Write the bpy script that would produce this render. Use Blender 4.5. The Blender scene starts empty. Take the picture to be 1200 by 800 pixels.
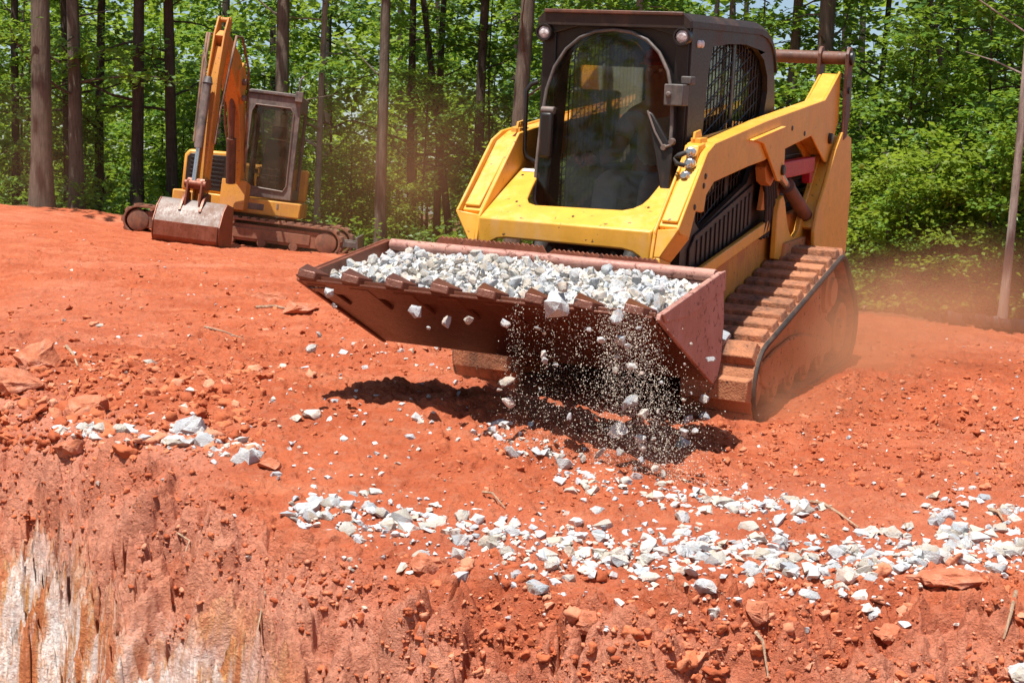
import bpy, bmesh, math, random
import numpy as np
from mathutils import Matrix, Vector
from mathutils.geometry import tessellate_polygon

S = bpy.context.scene
COL = S.collection
RND = random.Random(7)
NPR = np.random.RandomState(11)
R = math.radians

# ------------------------------------------------------------------ camera and the loader's pose
CZ = 1.25                                    # eye height above the clay in front of the loader
PITCH, ROLL = R(5.0), R(1.5)
FPX = 1800.0                                 # focal length for a picture 1200 wide: 54 mm on 36 mm
_r0 = np.array([1.0, 0, 0]); _f0 = np.array([0, math.cos(PITCH), -math.sin(PITCH)]); _u0 = np.array([0, math.sin(PITCH), math.cos(PITCH)])
CR = math.cos(ROLL) * _r0 + math.sin(ROLL) * _u0
CU = -math.sin(ROLL) * _r0 + math.cos(ROLL) * _u0
CF = _f0
CAM3 = np.stack([CR, CF, CU], axis=1)        # camera (right, forward, up) -> world
EYE = np.array([0, 0, CZ])

def rot3(yaw, pit, rol):
    cy, sy = math.cos(yaw), math.sin(yaw); cp, sp = math.cos(pit), math.sin(pit); cr, sr = math.cos(rol), math.sin(rol)
    Rz = np.array([[cy, -sy, 0], [sy, cy, 0], [0, 0, 1]]); Rx = np.array([[1, 0, 0], [0, cp, -sp], [0, sp, cp]]); Ry = np.array([[cr, 0, sr], [0, 1, 0], [-sr, 0, cr]])
    return Ry @ Rx @ Rz
LR = CAM3 @ rot3(R(-24.2715), R(10.5569), R(2.2033))      # loader axes in the world
LT = CAM3 @ np.array([0.431, 8.116, -0.383]) + EYE
def LW(p): return LR @ np.asarray(p, float) + LT          # loader frame -> world
LOADER_M = Matrix([list(LR[i]) + [LT[i]] for i in range(3)] + [[0, 0, 0, 1]])
def ray(u, v): return CAM3 @ np.array([(u - 600) / FPX, 1.0, (400 - v) / FPX])
def at(u, v, d): return EYE + ray(u, v) * d               # the place seen at (u, v) d metres ahead
def on_loader(u, v, axis, val):                           # the place seen at (u, v) on a plane of the loader
    d = LR.T @ ray(u, v); e = LR.T @ (EYE - LT)
    s = (val - e[axis]) / d[axis]
    return e + s * d

# ------------------------------------------------------------------ tags
def tag(o, label=None, cat=None, group=None, kind=None):
    if label: o['label'] = label
    if cat: o['category'] = cat
    if group: o['group'] = group
    if kind: o['kind'] = kind
    return o
def empty(name, loc=(0, 0, 0), rz=0.0):
    o = bpy.data.objects.new(name, None); COL.objects.link(o)
    o.location = loc; o.rotation_euler = (0, 0, rz); o.empty_display_size = .2
    return o
def link(name, me, parent=None):
    o = bpy.data.objects.new(name, me); COL.objects.link(o)
    if parent: o.parent = parent
    return o
def copy_tree(o, parent=None):
    c = o.copy(); COL.objects.link(c)
    if parent: c.parent = parent
    for ch in list(o.children): copy_tree(ch, c)
    return c

# ------------------------------------------------------------------ mesh builder
class MB:
    def __init__(s): s.v = []; s.f = []
    def add(s, vs, fs):
        n = len(s.v); s.v += [tuple(map(float, p)) for p in vs]; s.f += [tuple(i + n for i in f) for f in fs]; return s
    def box(s, x0, x1, y0, y1, z0, z1, m=None):
        vs = [(x0, y0, z0), (x1, y0, z0), (x1, y1, z0), (x0, y1, z0), (x0, y0, z1), (x1, y0, z1), (x1, y1, z1), (x0, y1, z1)]
        if m is not None: vs = [m @ Vector(p) for p in vs]
        return s.add(vs, [(0, 3, 2, 1), (4, 5, 6, 7), (0, 1, 5, 4), (1, 2, 6, 5), (2, 3, 7, 6), (3, 0, 4, 7)])
    def hexa(s, a, b):      # two quads of four corners each, same order
        return s.add(list(a) + list(b), [(3, 2, 1, 0), (4, 5, 6, 7), (0, 1, 5, 4), (1, 2, 6, 5), (2, 3, 7, 6), (3, 0, 4, 7)])
    def prism(s, poly, axis, a0, a1):      # polygon in the two other axes, extruded along axis
        def mk(p, a): q = list(p); q.insert(axis, a); return q
        n = len(poly)
        vs = [mk(p, a0) for p in poly] + [mk(p, a1) for p in poly]
        fs = [tuple(reversed(range(n))), tuple(range(n, 2 * n))] + [(i, (i + 1) % n, n + (i + 1) % n, n + i) for i in range(n)]
        return s.add(vs, fs)
    def holed(s, outer, holes, axis, a0, a1):
        def mk(p, a): q = list(p); q.insert(axis, a); return q
        loops = [outer] + list(holes)
        flat = [p for l in loops for p in l]; n = len(flat)
        tris = tessellate_polygon([[Vector((p[0], p[1], 0)) for p in l] for l in loops])
        vs = [mk(p, a0) for p in flat] + [mk(p, a1) for p in flat]
        fs = [tuple(reversed(t)) for t in tris] + [tuple(i + n for i in t) for t in tris]
        k = 0
        for l in loops:
            m = len(l)
            fs += [(k + i, k + (i + 1) % m, n + k + (i + 1) % m, n + k + i) for i in range(m)]
            k += m
        return s.add(vs, fs)
    def tube(s, pts, r, n=10, cap=True, closed=False):
        pts = [Vector(p) for p in pts]; m = len(pts)
        rs = r if isinstance(r, (list, tuple)) else [r] * m
        t0 = (pts[1] - pts[0]).normalized()
        ref = Vector((0, 0, 1)) if abs(t0.z) < .9 else Vector((1, 0, 0))
        u = t0.cross(ref).normalized(); vs = []
        for i in range(m):
            if closed: t = (pts[(i + 1) % m] - pts[i - 1]).normalized()
            else: t = (pts[min(i + 1, m - 1)] - pts[max(i - 1, 0)]).normalized()
            u = (u - t * u.dot(t)).normalized(); w = t.cross(u)
            for k in range(n):
                a = 2 * math.pi * k / n
                vs.append(pts[i] + (u * math.cos(a) + w * math.sin(a)) * rs[i])
        fs = []
        for i in range(m if closed else m - 1):
            j = (i + 1) % m
            fs += [(i * n + k, i * n + (k + 1) % n, j * n + (k + 1) % n, j * n + k) for k in range(n)]
        if cap and not closed: fs += [tuple(reversed(range(n))), tuple(range((m - 1) * n, m * n))]
        return s.add(vs, fs)
    def cyl(s, p0, p1, r, n=20): return s.tube([p0, p1], r, n)
    def lathe(s, c, axis, prof, n=28):     # prof: (distance along axis, radius)
        ax = Vector(axis).normalized(); ref = Vector((0, 0, 1)) if abs(ax.z) < .9 else Vector((1, 0, 0))
        u = ax.cross(ref).normalized(); w = ax.cross(u); c = Vector(c); vs = []
        for d, r in prof:
            for k in range(n):
                a = 2 * math.pi * k / n; vs.append(c + ax * d + (u * math.cos(a) + w * math.sin(a)) * r)
        fs = [(i * n + k, i * n + (k + 1) % n, (i + 1) * n + (k + 1) % n, (i + 1) * n + k) for i in range(len(prof) - 1) for k in range(n)]
        fs += [tuple(reversed(range(n))), tuple(range((len(prof) - 1) * n, len(prof) * n))]
        return s.add(vs, fs)
    def ball(s, c, r, n=10):
        prof = [(-math.cos(math.pi * (i + .02) / (n + .04)) * r, math.sin(math.pi * (i + .02) / (n + .04)) * r) for i in range(n + 1)]
        return s.lathe(c, (0, 0, 1), prof, 2 * n)
    def mirror(s):
        n = len(s.v); v0 = list(s.v); f0 = list(s.f)
        s.v += [(-x, y, z) for x, y, z in v0]; s.f += [tuple(reversed([i + n for i in f])) for f in f0]; return s
    def flip(s): s.v = [(-x, y, z) for x, y, z in s.v]; s.f = [tuple(reversed(f)) for f in s.f]; return s
    def build(s, name, mat, parent=None, bevel=0, seg=2, angle=32):
        me = bpy.data.meshes.new(name); me.from_pydata(s.v, [], s.f)
        bm = bmesh.new(); bm.from_mesh(me); bmesh.ops.recalc_face_normals(bm, faces=bm.faces); bm.to_mesh(me); bm.free()
        finish(me, mat, angle)
        o = link(name, me, parent)
        if bevel:
            b = o.modifiers.new('bevel', 'BEVEL'); b.width = bevel; b.segments = seg; b.limit_method = 'ANGLE'; b.angle_limit = R(35); b.harden_normals = False
        return o
def finish(me, mat, angle=32):
    if mat: me.materials.append(mat)
    me.polygons.foreach_set('use_smooth', [True] * len(me.polygons)); me.set_sharp_from_angle(angle=R(angle)); me.update()
def np_mesh(name, V, F, mat, smooth=False, attrs=None):   # V (n,3), F (m,k)
    me = bpy.data.meshes.new(name); k = F.shape[1]
    me.vertices.add(len(V)); me.vertices.foreach_set('co', np.ascontiguousarray(V, np.float32).ravel())
    me.loops.add(F.size); me.loops.foreach_set('vertex_index', np.ascontiguousarray(F, np.int32).ravel())
    me.polygons.add(len(F)); me.polygons.foreach_set('loop_start', np.arange(0, F.size, k, dtype=np.int32))
    me.polygons.foreach_set('use_smooth', np.full(len(F), smooth))
    for nm, a in (attrs or {}).items():
        at_ = me.attributes.new(nm, 'FLOAT', 'POINT'); at_.data.foreach_set('value', np.ascontiguousarray(a, np.float32))
    me.update(calc_edges=True); me.validate()
    if mat: me.materials.append(mat)
    return me

# ------------------------------------------------------------------ noise
def _h(ix, iy, iz, seed):
    n = (ix.astype(np.uint32) * np.uint32(73856093)) ^ (iy.astype(np.uint32) * np.uint32(19349663)) ^ (iz.astype(np.uint32) * np.uint32(83492791)) ^ np.uint32((seed * 2654435761) & 0xffffffff)
    n = (n ^ (n >> np.uint32(13))) * np.uint32(1274126177); n = (n ^ (n >> np.uint32(16))) * np.uint32(2246822519); n ^= n >> np.uint32(15)
    return n.astype(np.float32) / np.float32(4294967295.0) * 2 - 1
def vnoise(x, y, z, seed=0):
    x, y, z = np.broadcast_arrays(np.asarray(x, np.float64), np.asarray(y, np.float64), np.asarray(z, np.float64))
    fx, fy, fz = np.floor(x), np.floor(y), np.floor(z); ix, iy, iz = fx.astype(np.int64), fy.astype(np.int64), fz.astype(np.int64)
    tx, ty, tz = [(lambda t: t * t * t * (t * (t * 6 - 15) + 10))((a - b).astype(np.float32)) for a, b in ((x, fx), (y, fy), (z, fz))]
    def L(a, b, t): return a + (b - a) * t
    c = lambda i, j, k: _h(ix + i, iy + j, iz + k, seed)
    return L(L(L(c(0, 0, 0), c(1, 0, 0), tx), L(c(0, 1, 0), c(1, 1, 0), tx), ty), L(L(c(0, 0, 1), c(1, 0, 1), tx), L(c(0, 1, 1), c(1, 1, 1), tx), ty), tz)
def fbm(x, y, z, seed=0, oct=3):
    s = 0; a = 1.0; t = 0
    for o in range(oct):
        k = 2.03 ** o; s = s + a * vnoise(x * k + 7.3 * o, y * k + 3.1 * o, z * k, seed + o); t += a; a *= .5
    return s / t
def sstep(a, b, x): t = np.clip((x - a) / (b - a), 0, 1); return t * t * (3 - 2 * t)

# ------------------------------------------------------------------ materials
class NT:
    def __init__(s, name):
        s.m = bpy.data.materials.new(name); s.m.use_nodes = True; s.t = s.m.node_tree; s.t.nodes.clear()
        s.out = s.t.nodes.new('ShaderNodeOutputMaterial')
    def n(s, typ, **kw):
        o = s.t.nodes.new(typ); ins = kw.pop('ins', {})
        for k, v in kw.items(): setattr(o, k, v)
        for k, v in ins.items():
            if isinstance(v, bpy.types.NodeSocket): s.t.links.new(v, o.inputs[k])
            else: o.inputs[k].default_value = v
        return o
    def l(s, a, b): s.t.links.new(a, b)
    def coord(s, which='Object'): return s.n('ShaderNodeTexCoord').outputs[which]
    def noise(s, vec, scale, detail=4, rough=.55, dist=0.0):
        return s.n('ShaderNodeTexNoise', ins={'Vector': vec, 'Scale': scale, 'Detail': detail, 'Roughness': rough, 'Distortion': dist}).outputs[0]
    def ramp(s, fac, stops):
        o = s.n('ShaderNodeValToRGB', ins={'Fac': fac}); e = o.color_ramp.elements
        while len(e) < len(stops): e.new(.5)
        for i, (p, c) in enumerate(stops): e[i].position = p; e[i].color = tuple(c) + (1,) if len(c) == 3 else c
        return o.outputs[0]
    def mix(s, fac, a, b, typ='MIX'):
        o = s.n('ShaderNodeMix', data_type='RGBA', blend_type=typ)
        for i, v in ((0, fac), (6, a), (7, b)):
            if isinstance(v, bpy.types.NodeSocket): s.l(v, o.inputs[i])
            elif i == 0: o.inputs[0].default_value = v
            else: o.inputs[i].default_value = tuple(v) + (1,) if len(v) == 3 else v
        return o.outputs[2]
    def math(s, op, a, b=0.0, c=0.0, clamp=False):
        o = s.n('ShaderNodeMath', operation=op, use_clamp=clamp)
        for i, v in enumerate((a, b, c)):
            if isinstance(v, bpy.types.NodeSocket): s.l(v, o.inputs[i])
            else: o.inputs[i].default_value = v
        return o.outputs[0]
    def rng(s, v, a, b, c=0.0, d=1.0):
        return s.n('ShaderNodeMapRange', ins={'Value': v, 'From Min': a, 'From Max': b, 'To Min': c, 'To Max': d}).outputs[0]
    def bump(s, h, strength, dist): return s.n('ShaderNodeBump', ins={'Height': h, 'Strength': strength, 'Distance': dist}).outputs[0]
    def attr(s, name): return s.n('ShaderNodeAttribute', attribute_name=name).outputs['Fac']
    def scale_vec(s, vec, sc): return s.n('ShaderNodeMapping', ins={'Vector': vec, 'Scale': sc}).outputs[0]
    def surf(s, **ins):
        b = s.n('ShaderNodeBsdfPrincipled', ins={k.replace('_', ' '): (v if isinstance(v, bpy.types.NodeSocket) or not isinstance(v, tuple) or len(v) == 4 else v + (1,)) for k, v in ins.items()})
        s.l(b.outputs[0], s.out.inputs[0]); return b

CLAY = (.40, .115, .045)
def painted(name, base, dust=.35, rough=.42, dustcol=(.42, .17, .085), metal=0.0, chips=.0, chipcol=(.12, .06, .04), spec=.5, scale=1.0, bump=.16, bdist=.004):
    """Worn paint or steel with dirt: blotchy dust, fine scratches, chipped spots, a slightly uneven surface."""
    t = NT(name); co = t.coord()
    big = t.noise(co, 2.2 * scale, 6, .62, .4); mid = t.noise(co, 11 * scale, 5, .65); fine = t.noise(co, 90 * scale, 3, .6)
    streak = t.noise(t.scale_vec(co, (38 * scale, 38 * scale, 2.5 * scale)), 1.0, 4, .6)
    var = t.mix(t.rng(mid, .3, .7), tuple(c * .86 for c in base), tuple(min(1, c * 1.08) for c in base))
    d = t.math('ADD', t.math('MULTIPLY', big, .55), t.math('ADD', t.math('MULTIPLY', mid, .3), t.math('MULTIPLY', streak, .25)))
    dm = t.rng(d, .66 - .32 * dust, .86 - .32 * dust, 0, min(1, dust * 1.5 + .1))
    c = t.mix(dm, var, dustcol)
    if chips > 0:
        ch = t.rng(t.noise(co, 26 * scale, 6, .7), .68 - .1 * chips, .70 - .1 * chips)
        c = t.mix(ch, c, chipcol)
    rg = t.math('ADD', t.math('MULTIPLY', dm, .4), t.rng(fine, .3, .7, rough - .06, rough + .1), clamp=True)
    t.surf(Base_Color=c, Roughness=rg, Metallic=metal, Normal=t.bump(t.math('ADD', t.math('MULTIPLY', fine, .5), mid), bump, bdist), Specular_IOR_Level=spec)
    return t.m
M = {}
M['yellow'] = painted('yellow_paint', (.73, .36, .042), .34, .36, (.60, .37, .19), chips=.35)
M['yellow_dirty'] = painted('dirty_yellow_paint', (.62, .27, .025), .62, .5, (.44, .17, .07), chips=.6)
M['black'] = painted('black_paint', (.016, .013, .012), .22, .38, (.20, .085, .045))
M['brown_cab'] = painted('dusty_dark_paint', (.026, .015, .011), .34, .48, (.14, .065, .036))
M['rubber_black'] = painted('black_rubber', (.02, .018, .017), .3, .7, (.2, .1, .06))
M['track_rubber'] = painted('clay_caked_rubber', (.07, .043, .033), .80, .88, (.40, .165, .082), chips=.6, chipcol=(.12, .06, .04), bump=.8, bdist=.016)
M['track_frame'] = painted('clay_caked_yellow', (.42, .18, .05), .80, .75, (.50, .20, .085), chips=.7, chipcol=(.045, .028, .02))
M['bucket_floor'] = painted('dark_rusty_floor_steel', (.125, .036, .017), .22, .36, (.24, .085, .042), bump=.5, bdist=.006, metal=.25, chips=.7, chipcol=(.05, .02, .014))
M['steel_rust'] = painted('rusty_bucket_steel', (.20, .062, .032), .45, .42, (.33, .12, .07), metal=.25, chips=.7, chipcol=(.07, .028, .02))
M['steel_pink'] = painted('dusted_bucket_steel', (.34, .15, .12), .6, .45, (.50, .27, .21), bump=.5, bdist=.006, metal=.2, chips=.95, chipcol=(.17, .065, .045))
M['steel_grey'] = painted('grey_worn_steel', (.155, .13, .12), .5, .5, (.24, .14, .10), metal=.35, chips=.3)
M['link_brown'] = painted('brown_dusty_paint', (.085, .035, .022), .5, .5, (.24, .10, .06))
M['chrome'] = painted('bright_rod_steel', (.62, .60, .58), .18, .22, (.3, .2, .15), metal=.9)
M['red'] = painted('red_paint', (.42, .008, .02), .15, .42, (.4, .12, .08))
M['seat'] = painted('black_seat_vinyl', (.022, .02, .02), .2, .6)
M['exc_yellow'] = painted('faded_orange_yellow_paint', (.66, .32, .035), .50, .45, (.42, .17, .06), chips=.4)
M['exc_orange'] = painted('dusty_orange_paint', (.58, .26, .035), .52, .5, (.42, .18, .07), chips=.6)
M['exc_dark'] = painted('dusty_charcoal_paint', (.075, .066, .062), .5, .5, (.25, .19, .16))
M['exc_track'] = painted('dusty_track_steel', (.085, .045, .032), .8, .75, (.25, .105, .06))
M['white_decal'] = painted('white_decal_paper', (.75, .74, .72), .1, .5)
M['hose'] = painted('dusty_hose_rubber', (.09, .06, .045), .6, .65, (.33, .19, .12))
M['film'] = painted('black_plastic_film', (.02, .018, .018), .35, .35, (.25, .1, .06))

def glass(name, tint, dusty=.1):
    t = NT(name); co = t.coord()
    tr = t.n('ShaderNodeBsdfTransparent', ins={'Color': tint + (1,)})
    gl = t.n('ShaderNodeBsdfGlossy', ins={'Color': (1, 1, 1, 1), 'Roughness': .03})
    fr = t.n('ShaderNodeFresnel', ins={'IOR': 1.52})
    wav = t.bump(t.noise(co, 1.7, 2, .5), .14, .012)
    t.l(wav, gl.inputs['Normal'])
    m1 = t.n('ShaderNodeMixShader'); t.l(t.math('MULTIPLY', fr.outputs[0], .58, clamp=True), m1.inputs[0]); t.l(tr.outputs[0], m1.inputs[1]); t.l(gl.outputs[0], m1.inputs[2])
    df = t.n('ShaderNodeBsdfDiffuse', ins={'Color': (.34, .19, .12, 1)})
    dn = t.math('MULTIPLY', t.rng(t.noise(co, 5, 7, .7, .6), .4, .75), dusty)
    sp = t.math('MULTIPLY', t.rng(t.noise(co, 160, 2, .5), .66, .74), dusty * 2.0)
    m2 = t.n('ShaderNodeMixShader'); t.l(t.math('ADD', dn, sp, clamp=True), m2.inputs[0]); t.l(m1.outputs[0], m2.inputs[1]); t.l(df.outputs[0], m2.inputs[2])
    t.l(m2.outputs[0], t.out.inputs[0]); return t.m
M['windscreen'] = glass('tinted_windscreen_glass', (.84, .78, .72), .022)
M['exc_glass'] = glass('dusty_cab_glass', (.78, .76, .70), .09)
M['side_glass'] = glass('side_window_glass', (.7, .68, .62), .10)
def lamp_lens():
    t = NT('lamp_lens_glass'); co = t.coord()
    w = t.n('ShaderNodeTexVoronoi', ins={'Vector': co, 'Scale': 38.0}).outputs['Distance']
    t.surf(Base_Color=t.mix(t.rng(w, .1, .6), (.82, .80, .80), (.38, .33, .33)), Roughness=.12, Coat_Weight=.8, Normal=t.bump(w, .5, .01)); return t.m
M['lens'] = lamp_lens()

def ground_mat():
    t = NT('red_clay'); co = t.coord()
    L0 = t.noise(co, .55, 5, .6, .5); L1 = t.noise(co, 3.1, 6, .65, .3); L2 = t.noise(co, 17, 6, .7); L3 = t.noise(co, 62, 5, .72)
    c = t.ramp(L1, [(.24, (.30, .066, .030)), (.44, (.46, .112, .048)), (.58, (.56, .152, .068)), (.78, (.66, .28, .165))])
    c = t.mix(t.rng(L0, .42, .68, 0, .55), c, (.50, .122, .046))
    LS = t.noise(t.scale_vec(co, (.8, 3.4, 2.0)), 1.0, 6, .68, .7); c = t.mix(t.rng(LS, .50, .68, 0, .62), c, (.30, .062, .027)); c = t.mix(t.rng(LS, .46, .34, 0, .40), c, (.66, .27, .15))
    c = t.mix(t.rng(L2, .35, .72, 0, .55), c, (.31, .066, .028))
    c = t.mix(t.math('MULTIPLY', t.rng(L2, .50, .78), .5), c, (.66, .31, .19))
    # pale dusty faces of the cut, kaolin seams and ochre streaks low in the cut
    pale = t.math('MULTIPLY', t.attr('pale'), t.rng(L1, .20, .52))
    c = t.mix(t.math('MULTIPLY', pale, .8), c, (.60, .27, .185))
    st = t.noise(t.scale_vec(co, (6.0, 6.0, 1.7)), 1.0, 8, .66, .5)
    st2 = t.noise(t.scale_vec(co, (26, 26, 3.2)), 1.0, 6, .72, .3)
    wall = t.attr('wall')
    oc = t.ramp(st, [(.30, (.50, .16, .07)), (.46, (.58, .22, .08)), (.52, (.62, .33, .12)), (.60, (.55, .19, .09)), (.72, (.60, .34, .24))])
    oc = t.mix(t.rng(st2, .4, .7, 0, .55), oc, (.46, .15, .08))
    c = t.mix(t.math('MULTIPLY', wall, t.rng(L1, .25, .55, .55, 1.0)), c, oc)
    kz = t.math('MULTIPLY', t.attr('kaolin'), t.rng(t.math('ADD', t.math('MULTIPLY', st, .7), t.math('MULTIPLY', st2, .3)), .475, .55))
    c = t.mix(kz, c, t.mix(t.rng(L2, .35, .65), (.86, .84, .81), (.72, .56, .47)))
    # forest floor
    ff = t.ramp(L2, [(.3, (.05, .032, .018)), (.5, (.10, .055, .03)), (.62, (.05, .085, .018)), (.75, (.14, .09, .05))])
    c = t.mix(t.attr('woods'), c, ff)
    h = t.math('ADD', t.math('MULTIPLY', L2, .8), t.math('MULTIPLY', L3, .5))
    c = t.mix(t.math('MULTIPLY', t.rng(L3, .34, .60, 1, 0), .35), c, (.36, .085, .035))
    t.surf(Base_Color=c, Roughness=.95, Specular_IOR_Level=.15, Normal=t.bump(h, .95, .036)); return t.m
M['ground'] = ground_mat()
def clod_mat():
    t = NT('clay_clods'); co = t.coord(); g = t.n('ShaderNodeNewGeometry').outputs['Random Per Island']
    L2 = t.noise(co, 30, 5, .7)
    c = t.ramp(g, [(.0, (.34, .085, .038)), (.4, (.47, .135, .06)), (.75, (.55, .18, .085)), (.97, (.62, .29, .18))])
    c = t.mix(t.rng(L2, .4, .7, 0, .5), c, (.33, .075, .03))
    t.surf(Base_Color=c, Roughness=.95, Specular_IOR_Level=.12, Normal=t.bump(L2, .8, .01)); return t.m
M['clod'] = clod_mat()
def stone_mat(name, dirty=0.0):
    t = NT(name); co = t.coord()
    g = t.n('ShaderNodeNewGeometry').outputs['Random Per Island']; ob = t.n('ShaderNodeObjectInfo').outputs['Random']
    k = t.math('FRACT', t.math('ADD', g, ob))
    base = t.ramp(k, [(.0, (.45, .46, .48)), (.26, (.56, .56, .55)), (.44, (.34, .37, .40)), (.56, (.60, .59, .56)), (.68, (.46, .40, .32)), (.86, (.48, .45, .39)), (.94, (.68, .58, .50))])
    vec = t.n('ShaderNodeVectorMath', operation='ADD', ins={0: co}); t.l(t.n('ShaderNodeCombineXYZ', ins={0: t.math('MULTIPLY', k, 37.0), 1: t.math('MULTIPLY', ob, 11.0), 2: 0.0}).outputs[0], vec.inputs[1])
    v = vec.outputs[0]
    ve = t.noise(v, 1.6, 6, .7, 1.2); fi = t.noise(v, 9, 4, .65)
    c = t.mix(t.rng(ve, .52, .66, 0, .7), base, (.34, .36, .39)); c = t.mix(t.rng(fi, .55, .75, 0, .5), c, (.80, .80, .79))
    c = t.mix(t.rng(t.noise(v, 1.1, 3, .6), .56, .75, 0, .55 + dirty), c, (.50, .27, .17))
    t.surf(Base_Color=c, Roughness=.85, Specular_IOR_Level=.25, Normal=t.bump(t.math('ADD', fi, ve), .5, .05)); return t.m
M['stone'] = stone_mat('crushed_limestone'); M['stone_dirty'] = stone_mat('clay_dusted_limestone', .35)
def grit_mat():
    t = NT('stone_grit'); g = t.n('ShaderNodeNewGeometry').outputs['Random Per Island']
    t.surf(Base_Color=t.ramp(g, [(0, (.60, .54, .42)), (.6, (.76, .72, .64)), (1, (.50, .43, .32))]), Roughness=.9); return t.m
M['grit'] = grit_mat()
def rock_mat():
    t = NT('red_rock'); co = t.coord(); a = t.noise(co, 5, 7, .68, .5); b = t.noise(co, 40, 4, .65)
    c = t.ramp(a, [(.3, (.30, .075, .035)), (.5, (.46, .16, .085)), (.68, (.58, .28, .19)), (.85, (.62, .42, .33))])
    t.surf(Base_Color=c, Roughness=.92, Specular_IOR_Level=.2, Normal=t.bump(t.math('ADD', a, t.math('MULTIPLY', b, .4)), .8, .03)); return t.m
M['rock'] = rock_mat()
def bark_mat(name, a, b):
    t = NT(name); co = t.coord(); ob = t.n('ShaderNodeObjectInfo').outputs['Random']
    n1 = t.noise(t.scale_vec(co, (30, 30, 3.2)), 1.0, 6, .7, .6); n2 = t.noise(co, 2.3, 5, .65)
    c = t.mix(t.rng(n1, .3, .7), a, b); c = t.mix(t.rng(n2, .5, .72, 0, .6), c, tuple(x * .45 for x in a)); c = t.mix(t.rng(t.noise(co, 5, 4, .6), .6, .75, 0, .4), c, (.16, .17, .12))
    t.surf(Base_Color=c, Roughness=.95, Specular_IOR_Level=.1, Normal=t.bump(n1, .9, .03)); return t.m
M['bark'] = bark_mat('grey_brown_bark', (.085, .066, .052), (.20, .158, .125)); M['bark_dark'] = bark_mat('dark_bark', (.045, .032, .026), (.10, .075, .06)); M['bark_pale'] = bark_mat('pale_thin_bark', (.22, .18, .15), (.40, .34, .29))
M['dead_wood'] = bark_mat('dry_wood', (.36, .22, .13), (.58, .42, .30))
def leaf_mat(name, lo, hi, trans=.50):
    t = NT(name); g = t.n('ShaderNodeNewGeometry').outputs['Random Per Island']; ob = t.n('ShaderNodeObjectInfo').outputs['Random']
    big = t.noise(t.coord(), .9, 3, .5)
    k = t.math('FRACT', t.math('ADD', g, 0.0)); c = t.mix(k, lo, hi); c = t.mix(t.rng(big, .35, .65, 0, .45), c, tuple(x * 1.25 for x in hi))
    c = t.mix(t.math('MULTIPLY', ob, .4), c, tuple(x * .8 for x in lo))
    b = t.n('ShaderNodeBsdfPrincipled', ins={'Base Color': c, 'Roughness': .45, 'Specular IOR Level': .45})
    tc = t.mix(.6, c, (.34, .46, .04)); tl = t.n('ShaderNodeBsdfTranslucent', ins={'Color': tc})
    mx = t.n('ShaderNodeMixShader', ins={0: trans}); t.l(b.outputs[0], mx.inputs[1]); t.l(tl.outputs[0], mx.inputs[2]); t.l(mx.outputs[0], t.out.inputs[0]); return t.m
M['leaf'] = leaf_mat('broad_leaves', (.06, .15, .02), (.17, .31, .036)); M['leaf_dark'] = leaf_mat('deep_green_leaves', (.026, .08, .015), (.09, .20, .03), .46); M['leaf_lime'] = leaf_mat('sunny_yellow_green_leaves', (.13, .21, .02), (.26, .34, .04), .55)
def cloth(name, c):
    t = NT(name); co = t.coord(); a = t.noise(co, 14, 4, .6); t.surf(Base_Color=t.mix(t.rng(a, .3, .7), tuple(x * .75 for x in c), c), Roughness=.9, Specular_IOR_Level=.1, Normal=t.bump(a, .4, .02)); return t.m
M['jeans'] = cloth('pale_blue_denim', (.46, .57, .76)); M['shirt'] = cloth('grey_green_shirt', (.52, .56, .53)); M['skin'] = cloth('skin', (.45, .26, .18)); M['cap'] = cloth('red_cloth', (.38, .03, .03)); M['boot'] = cloth('brown_leather', (.10, .06, .04))
# ------------------------------------------------------------------ world, sun, camera
cam = bpy.data.cameras.new('camera'); cam.sensor_width = 36; cam.lens = 54; cam.clip_end = 2000; cam.clip_start = .05
cam_o = bpy.data.objects.new('camera', cam); COL.objects.link(cam_o)
cam_o.matrix_world = Matrix([[CR[i], CU[i], -CF[i], EYE[i]] for i in range(3)] + [[0, 0, 0, 1]]); S.camera = cam_o
to_sun = LR @ np.array([-.09, -.25, 1.0]); to_sun /= np.linalg.norm(to_sun)
SUN_EL = math.asin(to_sun[2]); SUN_AZ = math.atan2(to_sun[0], to_sun[1])
w = bpy.data.worlds.new('World'); S.world = w; w.use_nodes = True
nt = w.node_tree; nt.nodes.clear()
sky = nt.nodes.new('ShaderNodeTexSky'); sky.sky_type = 'NISHITA'; sky.sun_disc = False; sky.sun_elevation = SUN_EL; sky.sun_rotation = SUN_AZ; sky.altitude = 100; sky.dust_density = 1.2
bg = nt.nodes.new('ShaderNodeBackground'); bg.inputs[1].default_value = .085; wo = nt.nodes.new('ShaderNodeOutputWorld')
nt.links.new(sky.outputs[0], bg.inputs[0]); nt.links.new(bg.outputs[0], wo.inputs[0])
sun = bpy.data.lights.new('sun', 'SUN'); sun.energy = 5.0; sun.angle = R(.55); sun.color = (1.0, .955, .88)
sun_o = bpy.data.objects.new('sun', sun); COL.objects.link(sun_o)
sun_o.rotation_euler = Vector(to_sun).to_track_quat('Z', 'Y').to_euler(); sun_o.location = (-10, -10, 30)
S.view_settings.view_transform = 'Standard'; S.view_settings.look = 'None'; S.view_settings.gamma = 1; S.view_settings.use_curve_mapping = False
S.view_settings.exposure = .66
S.render.engine = 'CYCLES'; S.cycles.use_denoising = True; S.cycles.max_bounces = 8; S.cycles.transparent_max_bounces = 24; S.cycles.diffuse_bounces = 4
S.cycles.volume_bounces = 1; S.cycles.volume_max_steps = 96; S.cycles.volume_step_rate = 1.0; S.cycles.caustics_reflective = False; S.cycles.caustics_refractive = False; S.cycles.sample_clamp_indirect = 6

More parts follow.
